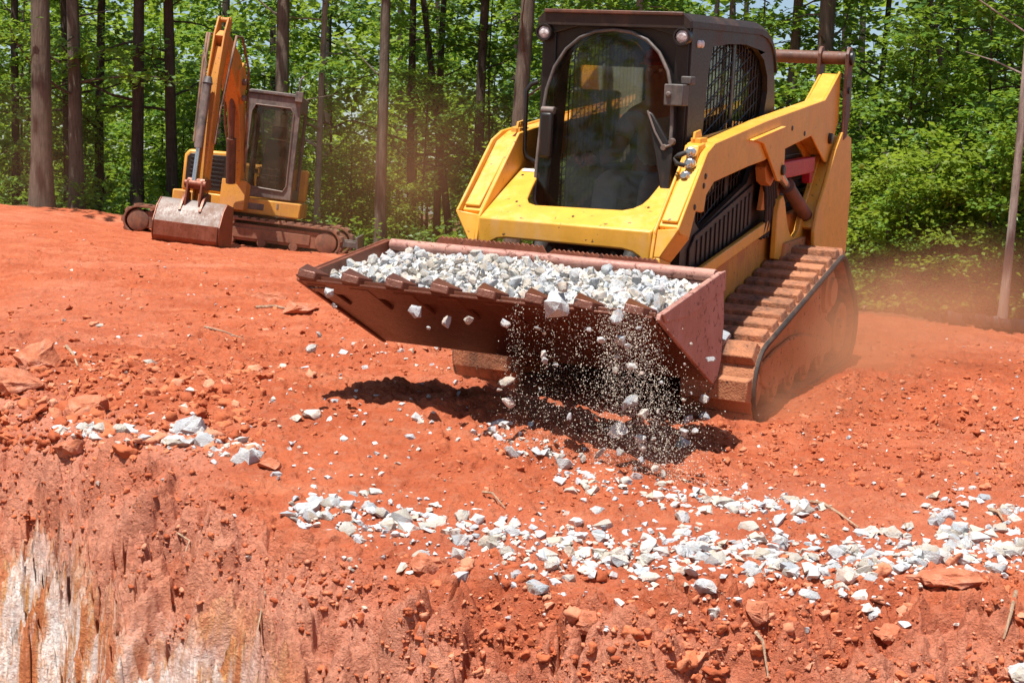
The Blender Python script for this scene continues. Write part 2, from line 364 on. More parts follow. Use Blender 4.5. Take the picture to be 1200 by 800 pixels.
# ------------------------------------------------------------------ the ground
ctl = []
for p in [(-.66, .15, 0), (-.66, 1.2, 0), (-.66, 2.3, .02), (.66, .15, -.01), (.66, 1.2, 0), (.66, 2.4, 0), (0, .5, -.02), (0, 1.6, -.02), (1.3, .4, .06), (1.5, 1.4, .02), (1.9, .2, .08), (2.3, -.4, .14),
          (-1.3, .4, .04), (-1.4, 1.5, .02), (-1.3, -.5, .17), (.2, -.5, .10), (1.0, -.6, .10), (-.5, -.6, .16), (.2, -1.1, .24), (1.0, -1.2, .17), (1.8, -1.1, .15), (-.7, -1.3, .27), (-1.6, -1.3, .24), (-2.4, -1.2, .24),
          (2.4, -1.4, .17), (.6, -2.1, .22), (1.5, -2.1, .19), (-.3, -2.1, .25), (-1.4, -2.2, .24), (-2.6, -2.2, .26), (-3.6, -2.0, .28), (3.4, -1.6, .22), (3.5, 0, .1)]:
    ctl.append(LW(p))
for u, v, d in [(30, 242, 26), (150, 255, 26), (275, 284, 25), (400, 300, 24), (40, 300, 17), (200, 330, 14), (560, 322, 22), (720, 348, 19), (1010, 370, 17), (1100, 377, 17), (1195, 391, 16.5),
                (1120, 430, 10), (1195, 470, 8.2), (60, 380, 9.6), (250, 400, 9.4), (-250, 238, 26), (-400, 232, 27), (1500, 405, 17), (1700, 450, 14), (-200, 330, 14), (-300, 420, 9)]:
    ctl.append(at(u, v, d))
for x, d, dr in [(-14, 34, .55), (-6, 34, .95), (0, 32, 1.35), (6, 28, 1.8), (12, 26, 2.0), (-22, 46, .9), (-8, 48, 1.5), (4, 48, 2.0), (16, 45, 2.6), (-30, 27, -.2), (25, 22, 1.8), (-60, 90, 1.5), (0, 95, 3), (60, 90, 4), (-14, 9, .6), (14, 9, 1.6), (-9, 3, .8), (9, 3, 1.9), (0, 2, 1.4)]:
    ctl.append(np.array([x, d, CZ - dr]))
ctl = np.array(ctl)
_SC = 10.0
def _phi(r2): return np.where(r2 > 1e-12, .5 * r2 * np.log(np.maximum(r2, 1e-12)), 0)
_A = np.zeros((len(ctl) + 3,) * 2); _q = ctl[:, :2] / _SC
_d2 = ((_q[:, None] - _q[None]) ** 2).sum(2); _n = len(ctl)
_A[:_n, :_n] = _phi(_d2) + np.eye(_n) * 2e-4; _A[:_n, _n] = 1; _A[:_n, _n + 1:] = _q; _A[_n, :_n] = 1; _A[_n + 1:, :_n] = _q.T
_w = np.linalg.solve(_A, np.concatenate([ctl[:, 2], np.zeros(3)]))
def base_h(x, y):
    x = np.clip(np.asarray(x, float), -60, 60); y = np.clip(np.asarray(y, float), -2, 95)
    sh = x.shape; q = np.stack([x.ravel(), y.ravel()], 1) / _SC; out = np.empty(len(q))
    for i in range(0, len(q), 100000):
        b = q[i:i + 100000]; d2 = ((b[:, None] - _q[None]) ** 2).sum(2)
        out[i:i + 100000] = _phi(d2) @ _w[:_n] + _w[_n] + b @ _w[_n + 1:]
    return out.reshape(sh)
# edge of the excavated trench: where the clay breaks away towards the viewer
_crest = [(-350, 470), (-120, 478), (0, 486), (90, 528), (210, 560), (300, 600), (380, 640), (480, 668), (600, 684), (800, 704), (1000, 712), (1200, 716), (1400, 700), (1700, 690)]
_cp = np.array([LW(on_loader(u, v, 2, .24)) for u, v in _crest])
_o = np.argsort(_cp[:, 0]); _cx, _cy = _cp[_o, 0], _cp[_o, 1]
def crest_y(x): return np.interp(x, _cx, _cy)
_wx = np.array([at(u, 600, 4.1)[0] for u in (-200, 60, 260, 420, 620, 900, 1300)]); _ws = np.array([.85, .85, .85, .85, .8, .75, .75])
def ground_parts(x, y):
    x = np.asarray(x, float); y = np.asarray(y, float)
    z = base_h(x, y)
    cy = crest_y(x) + .16 * vnoise(x * 2.1, 0 * x, 0 * x + 3, 5) + .06 * vnoise(x * 7, 0 * x, 0 * x + 1, 6)
    s = np.maximum(cy - y, 0); k = np.interp(x, _wx, _ws) * (1 + .25 * vnoise(x * 1.3, y * .4, 0 * x, 8))
    wl = np.interp(x, _wx, [.14, .14, .16, .22, .30, .3, .3])
    s2 = np.interp(x, _wx, [.40, .42, .46, .62, 1.2, 2.2, 2.2]) + .14 * vnoise(x * 2.4, 0 * x, 0 * x, 12) + .05 * vnoise(x * 8, 0 * x, 0 * x, 13)
    u_ = s - s2; soft = .09 * np.log1p(np.exp(np.clip(u_ / .09, -40, 40)))
    drop = k * (s - wl * (1 - np.exp(-s / wl))) + 1.7 * soft
    drop = np.where(drop > 2.2, 2.2 + .15 * (1 - np.exp(-(drop - 2.2))), drop)
    drop = drop * sstep(.5, 2.1, y)
    wall = sstep(-.06, .22, u_) * sstep(.5, 2.1, y); near = sstep(30, 14, y)
    z = z - drop
    return z, s, wall, near
def ground_h(x, y, full=False):
    x = np.asarray(x, float); y = np.asarray(y, float)
    z, s, wall, near = ground_parts(x, y)
    # keep the clay smooth under the tracks and below the excavator
    L = (np.stack([x - LT[0], y - LT[1], z - LT[2]], -1)) @ LR
    padm = sstep(.12, .35, np.maximum(np.abs(np.abs(L[..., 0]) - .655) - .2, 0) + np.maximum(np.abs(L[..., 1] - 1.15) - 1.2, 0))
    cyv = crest_y(x)
    lump = fbm(x * 1.5, y * 1.5, 0 * x, 21, 3)
    med = fbm(x * 5.2, y * 5.2, z * 5.2, 31, 3)
    rid = 1 - np.abs(fbm(x * 9, y * 9, z * 9, 41, 3)) * 2.4
    fin = fbm(x * 34, y * 34, z * 34, 51, 3)
    clodm = sstep(-.05, .35, fbm(x * 1.1 + 9, y * 1.1, 0 * x, 61, 2))
    churn = .55 + .75 * np.exp(-((s - .1) / .8) ** 2) * (s > 0) + .35 * sstep(.9, .0, np.abs(y - crest_y(x))) 
    a = .25 + .75 * padm
    dz = a * (.050 * lump + .026 * med * (churn + clodm * .7)) + (.35 + .65 * a) * ((.020 * (rid - .4)) * clodm * churn + .012 * fin * (churn + .5))
    # horizontal scrape and wheel ruts on the flat
    rut = vnoise(x * .7, y * 6.5, 0 * x, 71); dz = dz + (.026 * rut + .016 * vnoise(x * 2.2, y * 5.5, 0 * x, 73) * sstep(-.2, .3, vnoise(x * .5, y * .5, 0 * x, 74))) * (1 - wall) * sstep(8, 11, y) * sstep(40, 24, y)
    # the cut face: vertical fluting and broken blocks
    fl = fbm(x * 8.5, y * 1.2, z * .9, 81, 4); bl = vnoise(x * 3.3, y * 3.3, z * 3.3, 91); bl2 = np.round(fbm(x * 6, y * 6, z * 4, 95, 2) * 3) / 3
    rg_ = lambda sx, sy, sz, sd: 1 - 2.2 * np.abs(fbm(x * sx, y * sy, z * sz, sd, 3))          # sharp broken edges
    crack = sstep(.10, .0, np.abs(fbm(x * 3.4 + .9 * z, y * 2, z * .9, 151, 2))) * sstep(-.1, .35, vnoise(x * 1.9, y * 1.9, z * 1.5, 152))
    lw_ = 1.0
    dz = dz + wall * lw_ * (.09 * fl + .18 * bl + .13 * rg_(4.2, 4.2, 3.0, 155) + .06 * rg_(11, 11, 8, 157) - .26 * crack) + np.exp(-((s - .25) / .35) ** 2) * (s > 0) * .05 * np.maximum(vnoise(x * 6, y * 6, z * 0, 99), -.2)
    lz = sstep(-.25, .15, cyv - y) * sstep(1.6, .6, s)
    dz = dz + lz * (.11 * vnoise(x * 2.9, y * 2.9, z * 2.9, 161) + .075 * rg_(5.2, 5.2, 5.2, 163) + .03 * rg_(13, 13, 13, 165) - .04 - .12 * sstep(.08, .0, np.abs(fbm(x * 3.2, y * 3.2, z * 3.2, 167, 2))) * sstep(.0, .4, vnoise(x * 1.6, y * 1.6, z * 1.6, 168)))
    # crumbly face: small blocks, pits and crevices
    cr_ = sstep(.02, .3, s); c12 = fbm(x * 13, y * 13, z * 13, 111, 3); c30 = fbm(x * 31, y * 31, z * 31, 121, 2)
    pit = sstep(.30, .52, vnoise(x * 9, y * 9, z * 9, 131)) * sstep(-.2, .3, vnoise(x * 2.2, y * 2.2, z * 2.2, 133))
    crev = sstep(.10, .0, np.abs(fbm(x * 5 + .6 * z, y * 5, z * 3.5, 141, 3))) * sstep(.0, .4, vnoise(x * 1.7, y * 1.7, z * 1.7, 143))
    dz = dz + cr_ * (1 + .9 * wall * lw_) * (.058 * c12 + .030 * c30 - .12 * pit - .10 * crev)
    flat_ = (1 - cr_) * churn * (.4 + .6 * clodm); dz = dz + a * flat_ * (.010 * c12 - .022 * pit * clodm) + (1 - cr_) * a * (.020 * c12 * (.5 + .8 * clodm) + .013 * c30 - .016 * pit) * sstep(34, 16, y)
    # spoil pushed up beside and in front of the tracks
    for X, Y, r1, r2, hh in [(.80, -.28, .30, .22, .10), (1.12, .5, .22, .8, .10), (-.62, -.30, .3, .2, .07), (1.45, 1.5, .5, .8, .08), (-1.05, .4, .15, .7, .05)]:
        dz = dz + hh * np.exp(-((L[..., 0] - X) / r1) ** 2 - ((L[..., 1] - Y) / r2) ** 2) * (1 + .5 * med)
    far = sstep(60, 26, y)
    zz = z + dz * np.maximum(near, .6) * far
    if full: return zz, s, wall, near, clodm
    return zz
def h1(x, y): return float(ground_h(np.array([x]), np.array([y]))[0])
def hit_ground(U, V):                        # where the sight lines through (U, V) meet the clay, vectorised
    U = np.asarray(U, float); V = np.asarray(V, float)
    D = CAM3 @ np.stack([(U - 600) / FPX, np.ones_like(U), (400 - V) / FPX])
    lo = np.full(U.shape, 3.0); hi = np.full(U.shape, np.nan)
    ts = 3.0 * (30 / 3.0) ** np.linspace(0, 1, 90)
    done = np.zeros(U.shape, bool)
    for a, b in zip(ts[:-1], ts[1:]):
        P = EYE[:, None] + D * b; below = (P[2] < ground_h(P[0], P[1])) & ~done
        lo[below] = a; hi[below] = b; done |= below
    for _ in range(9):
        m = (lo + np.nan_to_num(hi, nan=30)) / 2; P = EYE[:, None] + D * m; b = P[2] < ground_h(P[0], P[1])
        hi = np.where(b, m, hi); lo = np.where(b, lo, m)
    return (EYE[:, None] + D * lo).T, done

ys = np.concatenate([-np.geomspace(6, 140, 26)[::-1], np.arange(-5.8, 2.6, .15), np.arange(2.6, 5.5, .0056), np.arange(5.5, 9, .0115), np.arange(9, 14, .03), np.arange(14, 30, .09), 30 * (420 / 30.) ** np.linspace(0, 1, 46)])
_c = np.arange(-.385, .3851, .00088); _e = .386 + (np.linspace(0, 1, 34)[1:] ** 1.7) * 3.2
ts_ = np.concatenate([-_e[::-1], _c, _e])
YY, TT = np.meshgrid(ys, ts_, indexing='ij'); XX = TT * np.maximum(YY, 0) + TT * 1.6 * (YY < 2.0) * np.clip((2.0 - YY) / 1.0, 0, 1) + TT * .0
XX = TT * np.where(YY > 2, YY, 4.0 - YY)
ZZ, SS, WW, NN, CM = ground_h(XX, YY, True)
# overhang the cut a little: push the fluted face sideways along its slope
nv = ZZ.size; idx = np.arange(nv).reshape(ZZ.shape)
F = np.stack([idx[:-1, :-1].ravel(), idx[:-1, 1:].ravel(), idx[1:, 1:].ravel(), idx[1:, :-1].ravel()], 1)
V = np.stack([XX.ravel(), YY.ravel(), ZZ.ravel()], 1)
_px = lambda u, d=4.1: at(u, 600, d)[0]
left_w = sstep(_px(430), _px(150), XX)
pale = np.clip(sstep(.0, .35, SS) * (1 - .35 * sstep(_px(620), _px(900), XX)) + .9 * sstep(.6, 0, np.abs(YY - crest_y(XX) - .25)) * sstep(_px(180), _px(0), XX), 0, 1) + .22 * sstep(-.1, .5, fbm(XX * .8, YY * .8, 0 * XX, 171, 3))
wall_a = np.maximum(WW, .12 * sstep(.1, .5, SS))
zc = float(hit_ground(np.array([130.]), np.array([700.]))[0][0, 2])
kao = WW * sstep(_px(330), _px(150), XX) * sstep(zc + .30, zc - .16, ZZ + .16 * vnoise(XX * 3, YY * 3, 0 * XX, 77))
edge = crest_y(XX) * 0 + np.interp(XX / np.maximum(YY, 1), [-.35, -.1, .05, .2, .35], [26.4, 26.0, 23.0, 17.6, 17.0])
woods = sstep(-.4, .9, YY - edge + .7 * vnoise(XX * 1.2, YY * .8, 0 * XX, 88))
me = np_mesh('ground', V, F, M['ground'], True, {'pale': pale.ravel(), 'wall': wall_a.ravel(), 'kaolin': kao.ravel(), 'woods': woods.ravel()})
tag(link('ground', me), kind='structure')

# ------------------------------------------------------------------ stones
def rock_shape(seed, squash=(1, .72, .56), cuts=2, noise=.05, n=16):
    r = np.random.RandomState(seed); p = r.normal(size=(n, 3)); p /= np.linalg.norm(p, axis=1)[:, None]
    p *= (.78 + .3 * r.rand(n))[:, None]; p *= np.array(squash)
    bm = bmesh.new()
    for q in p: bm.verts.new(q)
    res = bmesh.ops.convex_hull(bm, input=bm.verts)
    dl = list({e for e in res['geom_interior'] + res['geom_unused'] if isinstance(e, bmesh.types.BMVert)})
    if dl: bmesh.ops.delete(bm, geom=dl, context='VERTS')
    bmesh.ops.triangulate(bm, faces=bm.faces)
    if cuts: bmesh.ops.subdivide_edges(bm, edges=bm.edges, cuts=cuts, use_grid_fill=True)
    bmesh.ops.triangulate(bm, faces=bm.faces)
    bm.verts.index_update(); bm.normal_update()
    v = np.array([x.co[:] for x in bm.verts]); nn = np.array([x.normal[:] for x in bm.verts])
    if noise: v = v + nn * (noise * fbm(v[:, 0] * 2.6 + seed, v[:, 1] * 2.6, v[:, 2] * 2.6, seed, 3) + .4 * noise * vnoise(v[:, 0] * 9, v[:, 1] * 9, v[:, 2] * 9, seed))[:, None] * 1.6
    f = np.array([[x.index for x in fc.verts] for fc in bm.faces]); bm.free()
    v -= v.mean(0); v /= np.abs(v).max(); return v, f
ROCKS = [rock_shape(100 + i, [(1, .72, .56), (1, .85, .62), (1, .6, .42), (1, .8, .75)][i % 4], n=[14, 18, 24, 13, 30][i % 5], noise=.08) for i in range(14)]
ROCK_ME = []
for v, f in ROCKS:
    m_ = np_mesh('gravel_stone', v, f, M['stone']); m_.polygons.foreach_set('use_smooth', [True] * len(m_.polygons)); m_.set_sharp_from_angle(angle=R(33)); ROCK_ME.append(m_)
ROCKS_LO = [rock_shape(300 + i, [(1, .72, .56), (1, .85, .62), (1, .6, .42)][i % 3], 0 if i < 5 else 1, .0 if i < 5 else .05, [9, 11, 13, 15][i % 4]) for i in range(10)]
def rand_rot(r):
    q = r.normal(size=4); q /= np.linalg.norm(q); a, b, c, d = q
    return np.array([[1 - 2 * (c * c + d * d), 2 * (b * c - a * d), 2 * (b * d + a * c)], [2 * (b * c + a * d), 1 - 2 * (b * b + d * d), 2 * (c * d - a * b)], [2 * (b * d - a * c), 2 * (c * d + a * b), 1 - 2 * (b * b + c * c)]])
def tilt_rot(r, amt):
    a = r.rand() * 2 * math.pi; R1 = np.array([[math.cos(a), -math.sin(a), 0], [math.sin(a), math.cos(a), 0], [0, 0, 1]])
    t = r.normal() * amt; b = r.rand() * 6.28; k = np.array([math.cos(b), math.sin(b), 0]); K = np.array([[0, -k[2], k[1]], [k[2], 0, -k[0]], [-k[1], k[0], 0]])
    return (np.eye(3) + math.sin(t) * K + (1 - math.cos(t)) * K @ K) @ R1
def merge(shapes, items):                    # items: (shape index, position, rotation, scale) -> one vertex and face array
    V, F, n = [], [], 0
    for k, p, rt, sc in items:
        v, f = shapes[k]; V.append((v * sc) @ rt.T + p); F.append(f + n); n += len(v)
    return np.concatenate(V), np.concatenate(F)
N_STONES = [0]
def stone(p, r, label, group, rs, flat=None, mat=None):
    k = rs.randint(len(ROCK_ME)); o = link('gravel_stone', ROCK_ME[k]); N_STONES[0] += 1
    rt = rand_rot(rs) if flat is None else tilt_rot(rs, flat)
    q = rt * (r * (.85 + .3 * rs.rand(3)))[None, :]
    o.matrix_world = Matrix([list(q[i]) + [p[i]] for i in range(3)] + [[0, 0, 0, 1]])
    return tag(o, label, 'stone', group)

rs = np.random.RandomState(5)
# --- spread on the ground: bands measured on the photograph (centre line, half width, count, radius)
def band(pts, hw, n, r0, r1, rr):
    pts = np.array(pts, float); seg = np.linalg.norm(np.diff(pts, axis=0), axis=1); cum = np.concatenate([[0], np.cumsum(seg)]); t = rr.rand(n) * cum[-1]
    u = np.interp(t, cum, pts[:, 0]); v = np.interp(t, cum, pts[:, 1]); h = np.interp(t, cum, np.broadcast_to(hw, len(pts)))
    v = v + rr.normal(size=n) * h * .6; u = u + rr.normal(size=n) * 8
    return u, v, r0 * (r1 / r0) ** (rr.rand(n) ** 1.6)
G = []
def put(u, v, r, zone): G.extend(zip(u, v, r, [zone] * len(u)))
for args, zone in [
    (([(345, 598), (400, 592), (470, 608), (540, 622), (600, 632)], [18, 22, 23, 22, 20], 105, .022, .062, rs), 0),
    (([(590, 630), (680, 650), (760, 650), (820, 646)], [26, 30, 28, 26], 140, .020, .060, rs), 0),
    (([(800, 640), (900, 650), (1000, 662), (1080, 652), (1195, 632)], [22, 27, 30, 30, 28], 330, .020, .062, rs), 0),
    (([(1085, 590), (1140, 585), (1200, 600)], [14, 14, 16], 36, .02, .055, rs), 0),
    (([(60, 508), (130, 505), (200, 508), (240, 515), (300, 532)], [8, 9, 12, 12, 12], 60, .024, .075, rs), 1),
    (([(560, 500), (610, 515), (660, 545), (720, 575), (800, 582), (880, 590), (960, 592)], [12, 15, 20, 22, 16, 15, 12], 150, .016, .052, rs), 2),
    (([(300, 520), (420, 520), (520, 500), (560, 480)], [40, 40, 34, 30], 46, .010, .038, rs), 3),
    (([(340, 470), (400, 420), (480, 412), (540, 440)], [24, 24, 20, 20], 16, .012, .045, rs), 3)]:
    put(*band(*args), zone)
n = 130; put(rs.rand(n) * 520, 262 + rs.rand(n) ** .8 * 240, .016 * 2.6 ** (rs.rand(n) ** 2), 3)
n = 40; put(900 + rs.rand(n) * 300, 400 + rs.rand(n) * 170, .012 * 2.4 ** (rs.rand(n) ** 2), 3)
n = 60; put(300 + rs.rand(n) * 900, 660 + rs.rand(n) * 80, .012 * 3.0 ** (rs.rand(n) ** 2.5), 4)
G = [(a, b_, r * .76, q) for a, b_, r, q in G]
for u, v, r in [(628, 690, .055), (826, 688, .052), (810, 672, .05), (538, 677, .036), (1027, 720, .045), (725, 707, .028), (984, 695, .03), (878, 684, .03), (862, 703, .028), (1110, 605, .06), (1178, 703, .036), (930, 692, .026), (606, 676, .04), (650, 683, .034), (222, 505, .085), (206, 520, .07), (116, 500, .075), (140, 506, .06), (168, 516, .05), (182, 520, .036), (348, 490, .045), (367, 487, .055), (386, 491, .034), (470, 413, .05), (482, 411, .035), (363, 411, .045), (402, 414, .03), (660, 545, .06), (598, 529, .05), (577, 505, .034), (640, 518, .035), (825, 600, .04), (848, 590, .05), (905, 592, .05), (928, 588, .05), (945, 592, .04), (1010, 628, .05), (1060, 640, .05), (1130, 640, .05), (700, 600, .045), (745, 560, .035)]:
    G.append((u, v, r * .84, 5))
gu, gv, gr, gz = [np.array(a) for a in zip(*G)]
P, ok = hit_ground(gu, gv)
ok &= (P[:, 1] < 29)
# nothing under the tracks
Lp = (P - LT) @ LR; ok &= ~((np.abs(np.abs(Lp[:, 0]) - .655) < .27) & (Lp[:, 1] > -.1) & (Lp[:, 1] < 2.6))
_s = ground_parts(P[:, 0], P[:, 1])[1]; ok &= ~((_s > .22) & (gu < 560)) & ~((_s > .5) & (gz == 4))
P, gr, gz, gu, gv = P[ok], gr[ok], gz[ok], gu[ok], gv[ok]
app = gr / P[:, 1]; order = np.argsort(-app); N_GROUND = 150
def lab_ground(u, v, z, r):
    if z == 1: return 'white stone in the loose cluster strewn along the left rim of the cut', 'white stones along the left rim of the cut'
    if z == 2: return 'pale stone lying in the loose trail below the tipping bucket', 'stones in the trail below the tipping bucket'
    if u > 780 and z in (0, 5) and v < 690: return 'pale crushed stone in the dense gravel band across the right side of the clay rim', 'stones of the dense gravel band on the right'
    if z in (0, 5) and v < 690 and v > 560: return 'pale crushed stone in the looser gravel band across the middle of the clay rim', 'stones of the looser gravel band in the middle'
    if v > 655: return 'lone pale stone on the clay slope below the gravel band', 'lone stones on the slope below the gravel band'
    if u > 880: return 'small pale stone scattered on churned clay beside the near track', 'stones scattered beside the near track'
    return 'small pale stone scattered on the open clay left of the bucket', 'stones scattered on the open clay'
items = []
for rank, i in enumerate(order):
    r = gr[i]; p = P[i] + np.array([0, 0, r * .06])
    if rank < N_GROUND:
        lb, gp = lab_ground(gu[i], gv[i], gz[i], r); stone(p, r, lb, gp, rs, .35)
    else: items.append((rs.randint(len(ROCKS_LO)), p, tilt_rot(rs, .4), r * (.8 + .4 * rs.rand(3))))
# finer chips between the stones, down to a centimetre
fu, fv, fr = [np.concatenate(a) for a in zip(band([(345, 600), (470, 612), (600, 636), (760, 650), (900, 652), (1000, 662), (1195, 634)], 34, 900, .005, .017, rs), band([(60, 508), (200, 510), (300, 532)], 13, 90, .006, .02, rs), band([(560, 500), (660, 545), (760, 582), (960, 592)], 16, 320, .005, .015, rs), (rs.rand(260) * 1200, 300 + rs.rand(260) * 440, .005 + .01 * rs.rand(260)))]
P2, ok2 = hit_ground(fu, fv)
L2_ = (P2 - LT) @ LR; ok2 &= ~((np.abs(L2_[:, 0]) < .95) & (L2_[:, 1] > -.1) & (L2_[:, 1] < 2.8)); ok2 &= ground_parts(P2[:, 0], P2[:, 1])[1] < .25
for p, r in zip(P2[ok2], fr[ok2]): items.append((rs.randint(5), p + np.array([0, 0, r * .3]), tilt_rot(rs, .5), r * (.8 + .4 * rs.rand(3))))
v, f = merge(ROCKS_LO, items)
tag(link('gravel', np_mesh('gravel', v, f, M['stone'])), 'small pale gravel and chips spread over the red clay', 'gravel', kind='stuff')

# --- clods of clay
CL = [rock_shape(500 + i, (1, .85, .62), 2, .20, 9 + i) for i in range(8)] + [rock_shape(520 + i, (1, .8, .6), 0, 0, 10) for i in range(5)]
items = []
def clods(u, v, r, small=False):
    p_, k_ = hit_ground(u, v)
    l_ = (p_ - LT) @ LR; k_ &= ~((np.abs(np.abs(l_[:, 0]) - .655) < .25) & (l_[:, 1] > -.1) & (l_[:, 1] < 2.6))
    sw_ = ground_parts(p_[:, 0], p_[:, 1])[1]; k_ &= ~((ground_parts(p_[:, 0], p_[:, 1])[2] > .3))
    for p, q in zip(p_[k_], np.asarray(r)[k_]):
        items.append((rs.randint(8) if q > .016 else 8 + rs.randint(5), p + np.array([0, 0, q * .02]), tilt_rot(rs, .6), q * (.75 + .5 * rs.rand(3))))
n = 9000; cu = rs.rand(n) * 1260 - 30; cv = 400 + rs.rand(n) * 400; keep = fbm(cu * .006, cv * .011, 0 * cu, 9, 3) > -.22 * rs.rand(n); clods(cu[keep], cv[keep], .004 * 5 ** (rs.rand(keep.sum()) ** 2.8))
n = 1500; cu = 330 + rs.rand(n) * 900; cv = 650 + rs.rand(n) * 150; keep = fbm(cu * .012, cv * .016, 0 * cu, 19, 3) > -.05; clods(cu[keep], cv[keep], .006 * 6.5 ** (rs.rand(keep.sum()) ** 3.2))
n = 900; cu = rs.rand(n) * 330 - 20; cv = 420 + rs.rand(n) * 110; clods(cu, cv, .010 * 6 ** (rs.rand(n) ** 2.2))
n = 2300; cu = 780 + rs.rand(n) * 760; cv = 440 + rs.rand(n) * 130; clods(cu, cv, .007 * 5 ** (rs.rand(n) ** 2.5))
n = 3400; cu = rs.rand(n) * 1750 - 250; cv = 262 + rs.rand(n) * 190; clods(cu, cv, .009 * 4.6 ** (rs.rand(n) ** 2.6))
v, f = merge(CL, items)
tag(link('dirt_clods', np_mesh('dirt_clods', v, f, M['clod'], True)), 'loose crumbs and clods of red clay', 'clods', kind='stuff')

# --- larger rocks of clay and sandstone
def big_rock(u, v, r, sq, seed, label, sink=.3, rz=0.0, mat='rock'):
    p_, _ = hit_ground(np.array([u]), np.array([v])); vv, ff = rock_shape(seed, sq, 3, .09, 20)
    o = link('rock', np_mesh('rock', vv * r, ff, M[mat], True)); o.data.set_sharp_from_angle(angle=R(35)); o.location = p_[0] + np.array([0, 0, r * sq[2] * sink]); o.rotation_euler = (0, 0, rz)
    return tag(o, label, 'rock')
big_rock(1108, 684, .135, (1, .5, .30), 41, 'large flat pink rock bedded in the slope under the gravel band on the right', .25, .1)
big_rock(885, 724, .055, (1, .7, .7), 42, 'rounded dusty pink rock on the slope under two flat white stones', .3)
big_rock(312, 354, .16, (1, .7, .42), 43, 'smooth orange rock with a pale side on open clay left of the bucket', .2)
big_rock(352, 362, .14, (1, .6, .35), 44, 'low orange rock half buried next to the bucket corner', .1)
big_rock(41, 434, .13, (1, .8, .8), 45, 'dark red lump standing highest on the broken rim at the left edge', .4)
big_rock(12, 458, .15, (1, .8, .55), 46, 'purplish slab of clay rock at the very left end of the rim', .3, .4)
big_rock(82, 526, .09, (1, .6, .5), 47, 'grooved reddish rock just under the left stone cluster', .2, .5)
big_rock(100, 484, .10, (1, .8, .6), 48, 'dark clay boulder above the left stone cluster', .3)
big_rock(318, 548, .055, (1, .8, .7), 49, 'brown clay lump between the left stone cluster and the middle gravel', .3)
big_rock(42, 241, .22, (1, .8, .55), 50, 'rounded pale orange rock at the foot of the big left trunk', .3)
big_rock(500, 664, .075, (1, .7, .6), 51, 'reddish pink rock directly below the left end of the middle gravel', .25)
big_rock(1045, 748, .06, (1, .7, .6), 52, 'jagged clay block overhanging the slope below a lone white stone', .3)
big_rock(690, 735, .05, (1, .8, .7), 53, 'crumbly clay block in the middle of the bottom slope', .3)
big_rock(1195, 793, .045, (1, .8, .7), 54, 'pale stone cut off at the bottom right corner', .4, 0, 'stone')
# ------------------------------------------------------------------ compact track loader (built in its own frame: x across, y to the rear, z up)
LD = empty('compact_track_loader'); LD.matrix_world = LOADER_M
tag(LD, 'yellow compact track loader with a black cab tipping white gravel from its bucket', 'track loader')
def part(mb, name, mat, parent=LD, bevel=.006, label=None, **k):
    o = mb.build(name, M[mat], parent, bevel, **k)
    if label: o['label'] = label
    return o
# lower frame between the tracks
b = MB(); b.prism([(.06, .30), (.06, .70), (.30, .77), (1.50, .93), (2.55, .97), (2.75, .60), (2.6, .32), (.3, .24)], 0, -.465, .465)
chs = part(b, 'chassis', 'yellow_dirty', bevel=.012)
b = MB()
for s in (-1, 1):
    b.prism([(.10, .735), (.10, .80), (1.45, .955), (1.45, .885)], 0, s * .467, s * .495)
part(b, 'side_beam', 'yellow', chs, .006)
# engine bay and rear hood
b = MB(); b.prism([(1.62, .90), (1.62, 1.22), (1.75, 1.40), (2.75, 1.36), (2.86, 1.2), (2.86, .80), (2.6, .7)], 0, -.44, .44)
eng = part(b, 'engine_bay', 'rubber_black', bevel=.015)
b = MB(); b.prism([(1.72, 1.40), (1.80, 1.50), (2.70, 1.45), (2.82, 1.36), (2.80, 1.33)], 0, -.41, .41)
part(b, 'engine_hood', 'yellow_dirty', eng, .02)
b = MB()
for i in range(9): b.box(.441, .452, 1.75, 2.45, .92 + i * .045, .945 + i * .045)
part(b, 'vent_slats', 'black', eng, .002)
b = MB(); b.prism([(1.62, 1.46), (1.60, 1.60), (1.64, 1.65), (1.74, 1.67), (1.84, 1.63), (1.95, 1.50)], 0, .24, .27); b.cyl((.23, 1.70, 1.58), (.285, 1.70, 1.58), .022)
part(b, 'hood_hinge', 'yellow', eng, .004)
# towers behind the tracks
for s in (1, -1):
    b = MB(); b.prism([(1.46, .72), (1.46, 1.00), (1.50, 1.07), (1.56, 1.09), (1.61, 1.05), (1.66, .97), (1.72, .89), (1.80, .83), (1.90, .81), (1.99, .84), (2.05, .92), (2.14, 1.02), (2.227, 1.10), (2.45, 1.33), (2.60, 1.435), (2.70, 1.43), (2.88, 1.39), (2.98, 1.06), (3.0, .95), (2.97, .58), (2.2, .60)], 0, s * .50, s * .535)
    b.box(min(s * .50, s * .62), max(s * .50, s * .62), 2.955, 2.985, .60, 1.05)
    b.prism([(2.227, 1.10), (2.45, 1.33), (2.60, 1.435), (2.70, 1.43), (2.88, 1.39), (2.98, 1.06), (2.98, .62), (2.06, .66), (2.03, .84), (2.10, .98)], 0, s * .6, s * .625)
    b.prism([(2.06, .86), (2.24, 1.10), (2.60, 1.41), (2.60, 1.36), (2.28, 1.08), (2.10, .84)], 0, s * .53, s * .605)
    part(b, 'rear_tower', 'yellow', bevel=.007)
